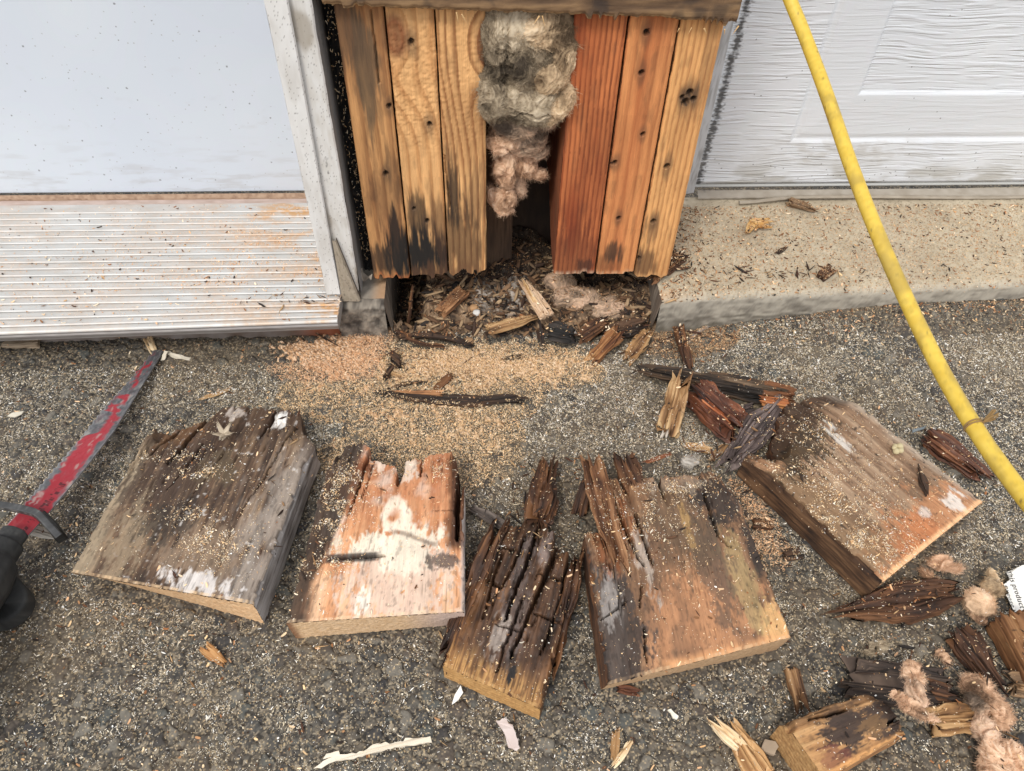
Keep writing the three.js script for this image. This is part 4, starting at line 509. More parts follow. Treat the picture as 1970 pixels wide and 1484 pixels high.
piece('wood_chunk', 'squat red-brown chunk with an orange split face beside the ribbed one', 'wood chunk', ck([0.2227, 0, 0.1275], [0.2485, 0, 0.1688], 0.032, 0.026, 121, [C(44, 24, 17), C(92, 52, 34), C(140, 84, 54)], { jag: [0.008, 0.01], rough: 0.0018, roll: -0.25 }), [ck([0.2251, 0.016, 0.1389], [0.2472, 0.014, 0.1647], 0.014, 0.009, 122, [C(96, 44, 22), C(160, 88, 48), C(196, 124, 78)], { jag: [0.006, 0.006], rough: 0.001 })], dampMat);
piece('wood_chunk', 'purple-grey curled slab of punky wood touching the askew board', 'wood chunk', ck([0.2438, 0, 0.2005], [0.2972, 0.012, 0.1464], 0.03, 0.016, 131, GREYP, { jag: [0.018, 0.02], rough: 0.0018, point: [0.35, 0.45], roll: 0.35, prof: [[0, 0.7], [0.3, 1], [0.6, 1.1], [0.8, 0.8], [1, 0.6]] }), [ck([0.2671, 0, 0.1791], [0.291, 0.006, 0.1615], 0.016, 0.012, 132, GREYP, { jag: [0.012, 0.012], rough: 0.002 }), ck([0.2658, 0.004, 0.1458], [0.276, 0.008, 0.1459], 0.008, 0.008, 133, GREYP, { point: [0.8, 0] })]);
piece('wood_chunk', 'rusty brown flat chunk poking out behind the askew board near the cord', 'wood chunk', ck([0.4473, 0, 0.1842], [0.475, 0, 0.2256], 0.026, 0.013, 141, REDB, { jag: [0.01, 0.018], rough: 0.0022, point: [0.1, 0.4] }), [], dampMat);
piece('wood_chunk', 'flat brown rotten flake below the front corner of the askew board', 'wood chunk', ck([0.3148, 0, 0.3604], [0.3887, 0, 0.3498], 0.032, 0.014, 151, ROT, { jag: [0.03, 0.026], rough: 0.0018, point: [0.1, 0.1], ex: 0.25, prof: [[0, 0.3], [0.15, 0.55], [0.3, 0.9], [0.6, 1.05], [0.85, 0.8], [1, 0.5]] }), [ck([0.3483, 0.006, 0.3504], [0.3931, 0.006, 0.3509], 0.008, 0.007, 152, ROT, { point: [0.5, 0.6] })]);
piece('wood_chunk', 'blackish striated slab half under the pink fluff in the lower right', 'wood chunk', ck([0.2911, 0, 0.4168], [0.3566, 0, 0.4265], 0.034, 0.01, 161, [C(32, 26, 23), C(66, 53, 45), C(108, 90, 76)], { jag: [0.012, 0.014], rough: 0.0014, cont: 1.8, ex: 0.22 }), [ck([0.3475, 0, 0.4281], [0.3587, 0, 0.4314], 0.014, 0.012, 162, ROT, { jag: [0.004, 0.006] })]);
piece('wood_chunk', 'jagged tan and brown chunk between the two pink fluff tufts', 'wood chunk', ck([0.3405, 0, 0.4502], [0.3717, 0, 0.4498], 0.02, 0.014, 171, [C(82, 54, 34), C(146, 106, 64), C(196, 156, 108)], { jag: [0.01, 0.014], rough: 0.0024, cont: 1.8 }));
piece('wood_chunk', 'dark brown forked chunk above the right-hand pink fluff', 'wood chunk', ck([0.3878, 0, 0.3863], [0.3964, 0, 0.4157], 0.022, 0.016, 181, ROT, { jag: [0.008, 0.02], rough: 0.002, point: [0, 0.4] }), [ck([0.4026, 0.002, 0.3846], [0.4039, 0, 0.4151], 0.008, 0.009, 182, ROT, { point: [0.4, 0.5] })]);
piece('wood_chunk', 'squared reddish-brown block cut off by the right picture edge', 'wood chunk', ck([0.4311, 0, 0.3758], [0.4342, 0, 0.4313], 0.028, 0.026, 191, [C(84, 52, 30), C(128, 86, 52), C(160, 116, 74)], { jag: [0.004, 0.01], rough: 0.0009, ex: 0.25 }));
piece('wood_chunk', 'small grey-tan splinter block under the reddish block at the right edge', 'wood chunk', ck([0.4164, 0, 0.4254], [0.4352, 0, 0.4293], 0.018, 0.012, 195, [C(74, 60, 50), C(130, 104, 78), C(178, 142, 104)], { jag: [0.008, 0.004] }));
piece('wood_chunk', 'small stubby brown stick standing alone right of the wide board', 'wood chunk', ck([0.2442, 0, 0.4085], [0.2437, 0, 0.4303], 0.011, 0.009, 201, [C(64, 40, 26), C(126, 90, 58), C(168, 130, 90)], { jag: [0.003, 0.012], cont: 1.7 }));
piece('splinter', 'long black pointed splinter lying across the sawdust in front of the hole', 'splinter', ck([-0.0997, 0, 0.1078], [0.0349, 0, 0.1205], 0.015, 0.008, 211, DARK, { point: [0.9, 0.5], jag: [0.01, 0.02], rough: 0.0012, bend: 0.006 }), [ck([-0.0848, 0.004, 0.1095], [-0.0378, 0.006, 0.116], 0.006, 0.004, 212, [C(120, 80, 50), C(176, 126, 84), C(206, 160, 116)], { point: [0.8, 0.1] }), ck([-0.0209, 0.003, 0.1257], [0.0375, 0.004, 0.1211], 0.007, 0.006, 213, DARK, { point: [0.5, 0.6] })]);
piece('splinter', 'small black leaf-shaped splinter above the long black splinter', 'splinter', ck([-0.0888, 0, 0.1017], [-0.0578, 0.002, 0.0957], 0.007, 0.004, 221, DARK, { point: [0.8, 0.9], bend: -0.004 }));
piece('splinter', 'short brown slanted stick above the middle of the long black splinter', 'splinter', ck([-0.0436, 0, 0.1064], [-0.0288, 0, 0.0873], 0.008, 0.006, 231, ROT, { point: [0.3, 0.2] }));
piece('splinter', 'little black stub with a tan sliver leaning on it in the sawdust', 'splinter', ck([-0.0963, 0, 0.0856], [-0.09, 0.003, 0.0767], 0.006, 0.006, 241, DARK), [ck([-0.0919, 0.003, 0.0811], [-0.08, 0, 0.0853], 0.004, 0.003, 242, TAN)]);
piece('bark_chip', 'dark knotty bark chip resting on the sawdust left of centre', 'bark', ck([-0.0925, 0, 0.0588], [-0.0818, 0, 0.0712], 0.009, 0.007, 251, DARK, { rough: 0.002 }));
piece('bark_chip', 'tiny black flattened bark chip in the pale sawdust right of centre', 'bark', ck([0.0318, 0.002, 0.0645], [0.0447, 0.002, 0.0625], 0.007, 0.004, 256, DARK, { point: [0.6, 0.3] }));
piece('splinter', 'thin dark splinter stuck in the orange sawdust heap', 'splinter', ck([-0.1733, 0.004, 0.024], [-0.1535, 0.002, 0.0383], 0.003, 0.003, 261, DARK, { point: [0.6, 0.6] }));
piece('splinter', 'rust-brown rotten sliver leaning out of the right front of the hole', 'splinter', ck([0.1255, 0, 0.0664], [0.1521, 0.012, 0.0419], 0.015, 0.01, 271, [C(78, 44, 24), C(140, 92, 52), C(184, 138, 90)], { jag: [0.012, 0.01], cont: 1.8, rough: 0.002 }));
piece('splinter', 'pale brown crumbly sliver at the slab corner by the hole', 'splinter', ck([0.1655, 0, 0.0636], [0.1885, 0.008, 0.0363], 0.016, 0.009, 281, [C(96, 66, 42), C(160, 120, 76), C(204, 166, 118)], { jag: [0.01, 0.01], cont: 1.8, rough: 0.002, point: [0.2, 0.3] }));
piece('splinter', 'dark brown narrow stick pointing down from the slab corner', 'splinter', ck([0.2249, 0.003, 0.0264], [0.2258, 0, 0.0841], 0.01, 0.008, 291, ROT, { jag: [0.012, 0.01], cont: 1.7 }));
piece('twig', 'thin grey bent twig lying below the slab corner', 'twig', ck([0.2318, 0.001, 0.0441], [0.2804, 0.002, 0.0134], 0.0035, 0.0035, 301, [C(96, 88, 80), C(136, 126, 116), C(160, 150, 140)], { bend: -0.006, rough: 0.0003, ex: 1 }));
piece('twig', 'brown stem running into the cream splinter fan', 'twig', ck([0.2944, 0.003, 0.0063], [0.3313, 0.004, 0.0132], 0.003, 0.003, 306, [C(90, 66, 48), C(128, 98, 72), C(150, 118, 90)], { rough: 0.0004, ex: 1 }));
piece('shaving', 'cream flat shaving by the slab foot left of the splinter fan', 'shaving', ck([0.2615, 0.003, 0.0004], [0.2795, 0.003, 0.011], 0.006, 0.002, 311, PALE, { point: [0.2, 0.6] }));
piece('shaving', 'cream peg-like chip standing against the slab above the splinter fan', 'shaving', ck([0.3452, 0.004, -0.0001], [0.3475, 0.012, -0.008], 0.005, 0.003, 316, PALE, { point: [0, 0.7] }));
piece('splinter', 'brown rounded stick end against the slab front beneath the loose strip', 'splinter', ck([0.3844, 0.051, -0.142], [0.406, 0.051, -0.128], 0.012, 0.008, 321, [C(70, 48, 34), C(128, 100, 72), C(160, 134, 104)], { jag: [0.004, 0.01], point: [0.1, 0.4] }));
piece('wood_chip', 'dark brown cube-like chip lying on the concrete slab', 'wood chip', ck([0.38, 0.051, -0.0037], [0.3953, 0.051, -0.0148], 0.011, 0.007, 331, ROT, { jag: [0.003, 0.003], ex: 0.3 }));
piece('wood_chip', 'slim dark chip on the slab between the fibre tuft and the cube chip', 'wood chip', ck([0.3432, 0.051, -0.0484], [0.3552, 0.051, -0.0565], 0.005, 0.003, 336, DARK, { point: [0.4, 0.4] }));
piece('splinter', 'dark thin splinter lying on top of the askew board', 'splinter', ck([0.3965, 0.0395, 0.2437], [0.3936, 0.0395, 0.2709], 0.006, 0.004, 341, DARK, { point: [0.5, 0.6] }));
piece('shaving', 'curved orange-brown shaving on the asphalt above the askew board', 'shaving', ck([0.3968, 0, 0.0629], [0.4111, 0, 0.0788], 0.008, 0.003, 351, [C(140, 96, 58), C(188, 140, 94), C(216, 176, 130)], { point: [0.6, 0.6], bend: -0.002 }));
piece('shaving', 'thin straight tan shaving left of the yellow cord', 'shaving', ck([0.438, 0, 0.0795], [0.4492, 0, 0.1061], 0.005, 0.002, 356, [C(150, 106, 64), C(200, 154, 106), C(222, 184, 138)], { point: [0.2, 0.2] }));
piece('splinter', 'pale broken stick with two frayed prongs at the bottom edge', 'splinter', ck([0.1868, 0, 0.4531], [0.2005, 0, 0.4842], 0.022, 0.009, 361, [C(150, 108, 66), C(204, 160, 108), C(228, 190, 142)], { jag: [0.012, 0.006], cont: 1.6, point: [0.45, 0] }), [ck([0.172, 0.002, 0.4464], [0.1882, 0.004, 0.4628], 0.009, 0.005, 362, PALE, { point: [0.85, 0] }), ck([0.1751, 0.006, 0.4444], [0.1875, 0.006, 0.4604], 0.005, 0.004, 363, PALE, { point: [0.9, 0] }), ck([0.1915, 0.001, 0.4525], [0.198, 0.002, 0.4633], 0.005, 0.004, 364, TAN, { point: [0.8, 0] })]);
piece('wood_chip', 'orange-tan oblong chip on bare asphalt below the leftmost board', 'wood chip', ck([-0.2195, 0, 0.374], [-0.2051, 0, 0.3849], 0.009, 0.006, 371, [C(130, 84, 46), C(184, 132, 80), C(212, 170, 118)], { point: [0.2, 0.4] }));
piece('shaving', 'narrow brown sliver near the bottom edge left of the pale sliver', 'shaving', ck([0.0992, 0, 0.4479], [0.0944, 0, 0.4667], 0.006, 0.003, 376, [C(104, 70, 42), C(156, 116, 74), C(184, 146, 100)], { point: [0.3, 0.3] }));
piece('shaving', 'pale pointed sliver near the bottom edge beside the brown sliver', 'shaving', ck([0.1078, 0, 0.4564], [0.0956, 0, 0.4696], 0.006, 0.003, 377, PALE, { point: [0.8, 0.8] }));
piece('wood_chip', 'reddish leaf-like chip under the blackened corner of the wide board', 'wood chip', ck([0.1059, 0, 0.4165], [0.1177, 0, 0.4193], 0.008, 0.004, 381, REDB, { point: [0.5, 0.3] }));
piece('splinter', 'bent brown stick tip standing left of the wide board’s split corner', 'splinter', ck([0.0911, 0, 0.2545], [0.098, 0.014, 0.2357], 0.011, 0.01, 386, ROT, { jag: [0.006, 0.008], cont: 1.6 }));
piece('splinter', 'grey weathered stick lying between the orange and the rotten board', 'splinter', ck([-0.0055, 0, 0.2515], [0.0235, 0.002, 0.2737], 0.01, 0.008, 391, [C(56, 48, 44), C(96, 86, 80), C(130, 118, 108)], { point: [0.4, 0.3] }));
piece('splinter', 'mid-brown broken stick leaning on the left of the rotten board', 'splinter', ck([-0.0182, 0, 0.3712], [0.0039, 0.008, 0.3208], 0.016, 0.013, 396, ROT, { jag: [0.016, 0.016], rough: 0.002, point: [0.3, 0.4] }));
piece('shaving', 'small tan stick right of centre below the chunks’ shadow', 'shaving', ck([0.2026, 0, 0.1837], [0.2254, 0, 0.1906], 0.006, 0.004, 401, [C(130, 96, 60), C(180, 140, 94), C(206, 170, 124)]));
piece('shaving', 'thin reddish stick above the splitting top of the wide board', 'shaving', ck([0.1606, 0, 0.2012], [0.1855, 0, 0.1926], 0.004, 0.003, 406, [C(110, 60, 36), C(150, 92, 58), C(176, 120, 82)]));
piece('wood_chip', 'tan rounded chip curled beside the purple-grey slab', 'wood chip', ck([0.227, 0, 0.2], [0.2401, 0.002, 0.1875], 0.009, 0.005, 411, TAN, { point: [0.3, 0.3] }));
piece('wood_chip', 'small dark ridged block between the wide and askew boards', 'wood chip', ck([0.267, 0, 0.3064], [0.2814, 0, 0.3048], 0.01, 0.007, 416, DARK, { jag: [0.003, 0.003], cont: 1.8 }));
piece('wood_chip', 'brown flat block on the pink dust between the wide and askew boards', 'wood chip', ck([0.2481, 0, 0.2742], [0.2643, 0, 0.2747], 0.01, 0.006, 417, ROT, { jag: [0.003, 0.003] }));
piece('shaving', 'pale tan shaving at the tip of the saw blade under the threshold', 'shaving', ck([-0.3588, 0, 0.0213], [-0.3474, 0, 0.0419], 0.008, 0.002, 421, PALE, { ex: 0.3 }));
piece('shaving', 'straight tan splinter on asphalt above the leftmost board', 'shaving', ck([-0.2808, 0, 0.1108], [-0.2561, 0, 0.0988], 0.005, 0.003, 426, TAN, { point: [0.3, 0.6] }));
piece('wood_chip', 'flat tan block tucked under the threshold at far left', 'wood chip', ck([-0.5056, 0, 0.025], [-0.4712, 0, 0.0234], 0.02, 0.006, 431, [C(128, 108, 88), C(170, 148, 122), C(196, 176, 150)], { jag: [0.004, 0.003], ex: 0.25, cont: 0.6 }));
// inside the hole
piece('splinter', 'broad pale split board sliver lying in the hole', 'splinter', ck([0.0761, 0.02, 0.0192], [0.0563, 0.03, -0.0212], 0.017, 0.006, 441, [C(156, 122, 92), C(206, 172, 138), C(226, 198, 168)], { jag: [0.003, 0.014], point: [0, 0.3], ex: 0.3 }), [ck([0.0654, 0.024, 0.0049], [0.0528, 0.034, -0.0245], 0.006, 0.005, 442, PALE, { point: [0, 0.85] })]);
piece('splinter', 'sawdust-covered tan stick lying crosswise in the hole below the pale sliver', 'splinter', ck([0.0142, 0.012, 0.0323], [0.0604, 0.014, 0.0175], 0.013, 0.008, 446, TAN, { point: [0.1, 0.6], jag: [0.004, 0.012] }));
piece('splinter', 'orange-brown broken stick slanting in the left of the hole', 'splinter', ck([-0.036, 0.012, 0.0017], [-0.0132, 0.02, -0.0216], 0.014, 0.01, 451, [C(84, 52, 32), C(142, 98, 62), C(176, 130, 90)], { jag: [0.006, 0.004], ex: 0.3 }));
piece('splinter', 'thin dark upright sliver at the front rim of the hole', 'splinter', ck([0.0723, 0.002, 0.0461], [0.0688, 0.016, 0.0198], 0.006, 0.005, 456, DARK, { point: [0, 0.7] }));
piece('twig', 'thin brown root hanging in the dark left of the hole', 'twig', ck([-0.078, -0.012, -0.0065], [-0.0709, 0.02, -0.035], 0.004, 0.004, 461, ROT, { ex: 1, rough: 0.0005 }));
piece('bark_strip', 'curled dark bark strip along the front rim of the hole', 'bark', ck([-0.0846, 0.004, 0.0316], [-0.007, 0.004, 0.0453], 0.008, 0.005, 466, DARK, { bend: -0.008, point: [0.5, 0.6], cont: 1.7 }), [ck([-0.0837, 0.006, 0.024], [-0.038, 0.004, 0.0454], 0.005, 0.005, 467, ROT, { bend: 0.006, point: [0.6, 0.6] })]);
piece('wood_chunk', 'black charcoal-like lump at the front right of the hole', 'wood chunk', ck([0.0829, 0.004, 0.0323], [0.103, 0.004, 0.0384], 0.02, 0.016, 471, [C(18, 17, 16), C(38, 34, 31), C(66, 58, 52)], { rough: 0.003, jag: [0.006, 0.006], ex: 0.8 }));
piece('wood_chunk', 'brown slanted rotten slab at the right of the hole', 'wood chunk', ck([0.1161, 0.003, 0.0353], [0.143, 0.01, 0.021], 0.013, 0.009, 476, ROT, { jag: [0.008, 0.01], rough: 0.002, cont: 1.7 }));
piece('wood_chunk', 'dark ragged rotten remains against the slab side of the hole', 'wood chunk', ck([0.1496, 0.004, 0.0339], [0.1809, 0.01, 0.0276], 0.014, 0.01, 481, DARK, { jag: [0.012, 0.01], rough: 0.003 }));
piece('wood_chunk', 'tuft of shredded brown wood where the right stud meets the slab', 'wood chunk', ck([0.1989, 0.05, -0.0145], [0.2226, 0.056, -0.029], 0.018, 0.012, 486, ROT, { jag: [0.016, 0.016], rough: 0.003, cont: 1.8 }), [ck([0.199, 0.056, -0.0206], [0.2098, 0.07, -0.0301], 0.006, 0.006, 487, ROT, { point: [0, 0.8] }), ck([0.2065, 0.054, -0.0184], [0.2321, 0.052, -0.0203], 0.006, 0.005, 488, ROT, { point: [0, 0.8] })]);

// fan of cream splinters and a small frayed tuft
function fan(name, label, base3, tips, cols, s0) {
  const O = base3, t = tag(base(name, O), label, 'splinter'); tips.forEach((q, i) => { const g = new Geo(); chunkInto(g, ck(q[0], q[1], q[2] ?? 0.006, 0.0022, s0 + i, cols, { point: [0.3, 0.85], jag: [0.002, 0.003], rough: 0.0005 }), O); put('sliver', g.done(), woodMat, t); });
}
{
  const r = RNG(77), mk = (b, e, n, h, sp) => { const o = []; for (let i = 0; i < n; i++) { const k = i / (n - 1), bx = mix(b[0], b[2], k), bz = mix(b[1], b[3], k), ex = mix(e[0], e[2], k), ez = mix(e[1], e[3], k), j = 0.7 + 0.5 * r(); o.push([[bx, h + 0.003 * r(), bz], [bx + (ex - bx) * j + 0.003 * (r() - 0.5), h + 0.001 + 0.003 * r(), bz + (ez - bz) * j + 0.003 * (r() - 0.5)], sp * (0.7 + 0.6 * r())]); } return o; };
  fan('splinter_fan', 'cream fan of frayed splinters lying in front of the concrete slab', [0.3535, 0, 0.013], [...mk([0.3657, -0.0022, 0.3498, -0.006], [0.3302, -0.0012, 0.3305, 0.0158], 7, 0.006, 0.007), ...mk([0.3483, -0.0008, 0.3755, -0.0002], [0.3357, 0.0276, 0.3712, 0.0284], 12, 0.005, 0.007), ...mk([0.3498, -0.006, 0.3727, -0.0012], [0.3655, 0.0233, 0.3806, 0.005], 8, 0.008, 0.007), ...mk([0.3428, -0.0027, 0.371, -0.0055], [0.3422, 0.0211, 0.3528, 0.0362], 9, 0.009, 0.007)], [C(206, 168, 118), C(236, 204, 152), C(246, 224, 182)], 500);
  fan('splinter_fan', 'small frayed yellow splinter tuft lying on the concrete slab', [0.3321, 0.051, -0.0965], [...mk([0.3274, -0.1026, 0.3435, -0.1043], [0.3152, -0.0811, 0.3273, -0.0848], 6, 0.053, 0.006), ...mk([0.3243, -0.1026, 0.3306, -0.0906], [0.3485, -0.1043, 0.3443, -0.0884], 6, 0.055, 0.006)], [C(176, 122, 62), C(218, 170, 102), C(236, 200, 140)], 540);
}

// ------------------------------------------------------------------ flat flakes: paint, paper, plastic
function flake(name, label, category, pts, o = {}) { // pts: world [x,y,z] outline
  const n = pts.length, cx = pts.reduce((a, p) => a + p[0], 0) / n, cz = pts.reduce((a, p) => a + p[2], 0) / n, O = [cx, 0, cz], r = RNG(o.s ?? 3), out = [];
  for (let i = 0; i < n; i++) { const a = pts[i], b = pts[(i + 1) % n], L = hypot(b[0] - a[0], b[2] - a[2]), m = max(1, round(L / 0.003)); for (let k = 0; k < m; k++) { const t = k / m, j = k ? (o.jag ?? 0.0006) : 0; out.push(new THREE.Vector2(mix(a[0], b[0], t) - cx + j * (r() - 0.5) * 2, -(mix(a[2], b[2], t) - cz + j * (r() - 0.5) * 2))); } }
  const g = new THREE.ExtrudeGeometry(new THREE.Shape(out), { depth: o.t ?? 0.0008, bevelEnabled: false, curveSegments: 1 }); g.rotateX(-PI / 2);
  const p = g.attributes.position, uv = g.attributes.uv, c = new Float32Array(p.count * 3), S = o.uvS ?? 1;
  for (let k = 0; k < p.count; k++) {
    const x = p.getX(k), z = p.getZ(k); let y = 0, wt = 0; for (const q of pts) { const w = 1 / (1e-7 + (q[0] - cx - x) ** 2 + (q[2] - cz - z) ** 2); y += w * q[1]; wt += w; }
    p.setY(k, p.getY(k) + y / wt + (o.curl ?? 0.0015) * (f2(x * 90 + 5, z * 90 + (o.s ?? 3), 2) - 0.4)); uv.setXY(k, x * S, z * S);
    const q = pal(o.cols ?? [C(206, 196, 178), C(226, 218, 202)], f2(x * 200, z * 200 + (o.s ?? 3), 3)); c[k * 3] = q[0]; c[k * 3 + 1] = q[1]; c[k * 3 + 2] = q[2];
  }
  g.setAttribute('color', new THREE.BufferAttribute(c, 3)); g.computeVertexNormals();
  const m = put(name, g, o.mat ?? plainMat); m.position.set(...O); return tag(m, label, category, o.group);
}
flake('paint_strip', 'long cream peeling paint strip at the bottom edge', 'paint strip', [[-0.1237, 0.001, 0.465], [-0.1173, 0.002, 0.4606], [-0.1108, 0.002, 0.458], [-0.1175, 0.002, 0.4592], [-0.1152, 0.004, 0.4563], [-0.1062, 0.005, 0.4548], [-0.1056, 0.003, 0.4567], [-0.0884, 0.003, 0.4552], [-0.0818, 0.004, 0.4511], [-0.0727, 0.004, 0.4496], [-0.0697, 0.003, 0.4509], [-0.0599, 0.003, 0.4495], [-0.0584, 0.004, 0.4473], [-0.04, 0.004, 0.4469], [-0.0389, 0.002, 0.4507], [-0.0546, 0.001, 0.452], [-0.0772, 0.001, 0.4555], [-0.0958, 0.001, 0.4597], [-0.1106, 0.001, 0.4613], [-0.1184, 0.001, 0.4652]], { s: 11, cols: [C(196, 184, 164), C(222, 210, 190), C(232, 222, 204)], t: 0.001 });
flake('paint_flake', 'pinkish white torn flake below the rotten board', 'paint flake', [[0.0088, 0.002, 0.4369], [0.0167, 0.004, 0.4364], [0.0181, 0.005, 0.4405], [0.0212, 0.004, 0.441], [0.0259, 0.003, 0.4571], [0.0231, 0.002, 0.4588], [0.0175, 0.002, 0.4565], [0.0148, 0.003, 0.4464]], { s: 12, cols: [C(176, 152, 140), C(206, 192, 186), C(220, 210, 204)], t: 0.001 });
flake('paint_flake', 'white seed-shaped paint flake left of the rotten board’s sawn edge', 'paint flake', [[-0.0176, 0.006, 0.411], [-0.0157, 0.005, 0.4162], [-0.0193, 0.004, 0.4212], [-0.0245, 0.001, 0.4235], [-0.0221, 0.004, 0.4172]], { s: 13, cols: [C(226, 222, 214), C(240, 236, 228)], jag: 0.0002, curl: 0 });
flake('paint_flake', 'small white oblong flake on open asphalt below the wide board', 'paint flake', [[0.1398, 0.003, 0.4345], [0.1421, 0.004, 0.4341], [0.1475, 0.002, 0.4391], [0.1462, 0.001, 0.441], [0.143, 0.002, 0.44]], { s: 14, cols: [C(220, 212, 192), C(240, 234, 218)], t: 0.002 });
flake('wood_flake', 'flat greyish tan flake beside the yellow scrap end', 'wood chip', [[0.2031, 0.002, 0.4664], [0.2084, 0.003, 0.4585], [0.2154, 0.004, 0.4609], [0.2167, 0.004, 0.4646], [0.2124, 0.003, 0.4699]], { s: 15, cols: [C(146, 128, 108), C(176, 158, 136)], t: 0.003 });
flake('paint_flake', 'cream chip touching the saw blade tip', 'paint flake', [[-0.3347, 0.002, 0.0571], [-0.3323, 0.006, 0.0465], [-0.3281, 0.006, 0.0481], [-0.3305, 0.002, 0.0564]], { s: 16, cols: [C(206, 194, 172), C(226, 216, 198)] });
flake('paint_flake', 'narrow cream flake pointing right from the saw blade tip', 'paint flake', [[-0.3301, 0.003, 0.0437], [-0.3166, 0.003, 0.0501], [-0.3047, 0.001, 0.0523], [-0.3055, 0.001, 0.0561], [-0.3197, 0.002, 0.0544], [-0.3293, 0.003, 0.049]], { s: 17, cols: [C(206, 194, 172), C(226, 216, 198)] });
flake('paint_flake', 'whitish dried flake on asphalt left of the blade', 'paint flake', [[-0.4663, 0.001, 0.1283], [-0.4614, 0.003, 0.1254], [-0.451, 0.003, 0.1237], [-0.4515, 0.003, 0.1276], [-0.4587, 0.001, 0.1298]], { s: 18, cols: [C(186, 178, 160), C(216, 208, 192)] });
flake('paint_flake', 'tiny white curl on asphalt right of the yellow cord', 'paint flake', [[0.5629, 0.002, 0.1093], [0.5667, 0.004, 0.1134], [0.5813, 0.001, 0.1148], [0.5795, 0.001, 0.1184], [0.5628, 0.002, 0.1167]], { s: 19, cols: [C(226, 222, 214), C(240, 236, 230)] });
flake('metal_scrap', 'blue-grey sliver sticking out behind the askew board', 'scrap', [[0.4357, 0.002, 0.171], [0.4515, 0.003, 0.1669], [0.4477, 0.003, 0.1708], [0.4354, 0.001, 0.1742]], { s: 20, cols: [C(96, 104, 108), C(128, 136, 140)] });
flake('torn_paper', 'torn grey scrap of building paper at the foot of the dark gap', 'paper', [[-0.1274, 0.052, 0], [-0.1245, 0.07, -0.006], [-0.1195, 0.074, -0.0045], [-0.1083, 0.072, 0.0034], [-0.1102, 0.064, 0.004], [-0.1193, 0.056, -0.002]], { s: 21, cols: [C(96, 86, 76), C(150, 138, 124), C(190, 180, 166)] });
{ // printed paper label
  const cv = document.createElement('canvas'); cv.width = 512; cv.height = 512; const x = cv.getContext('2d');
  x.fillStyle = '#e9e6df'; x.fillRect(0, 0, 512, 512); x.fillStyle = '#34322f'; x.font = 'bold 46px sans-serif';
  ['This product', 'can expose you', 'some', 'California to cause', 'to know Esta'].forEach((s, i) => x.fillText(s, 70 + [0, 26, 10, 66, 120][i], 150 + i * 62));
  const t = new THREE.CanvasTexture(cv); t.colorSpace = THREE.SRGBColorSpace; t.wrapS = t.wrapT = THREE.ClampToEdgeWrapping;
  const m = flake('paper_label', 'torn white paper label with small black print at the right edge', 'label', [[0.4545, 0.006, 0.3308], [0.4659, 0.01, 0.3278], [0.483, 0.008, 0.3218], [0.4711, 0.004, 0.3676], [0.4497, 0.003, 0.3889], [0.4472, 0.002, 0.3808], [0.4447, 0.005, 0.3634], [0.444, 0.006, 0.3517], [0.4484, 0.004, 0.3495], [0.4448, 0.008, 0.3432], [0.4535, 0.006, 0.3386]], { s: 22, t: 0.0004, curl: 0.002, jag: 0.0003, mat: new THREE.MeshStandardMaterial({ map: t, roughness: 0.7, side: THREE.DoubleSide }) });
  const A = [0.4563, 0.006, 0.3289], B = [0.4534, 0.004, 0.3715], dx = B[0] - A[0], dz = B[2] - A[2], l = hypot(dx, dz), p = m.geometry.attributes.position, uv = m.geometry.attributes.uv;
  for (let k = 0; k < p.count; k++) { const X = p.getX(k) + m.position.x - A[0], Z = p.getZ(k) + m.position.z - A[2], s = (X * dx + Z * dz) / l, d = (-X * dz + Z * dx) / l; uv.setXY(k, 0.12 + s / 0.062, 0.74 - d / 0.062); }
}

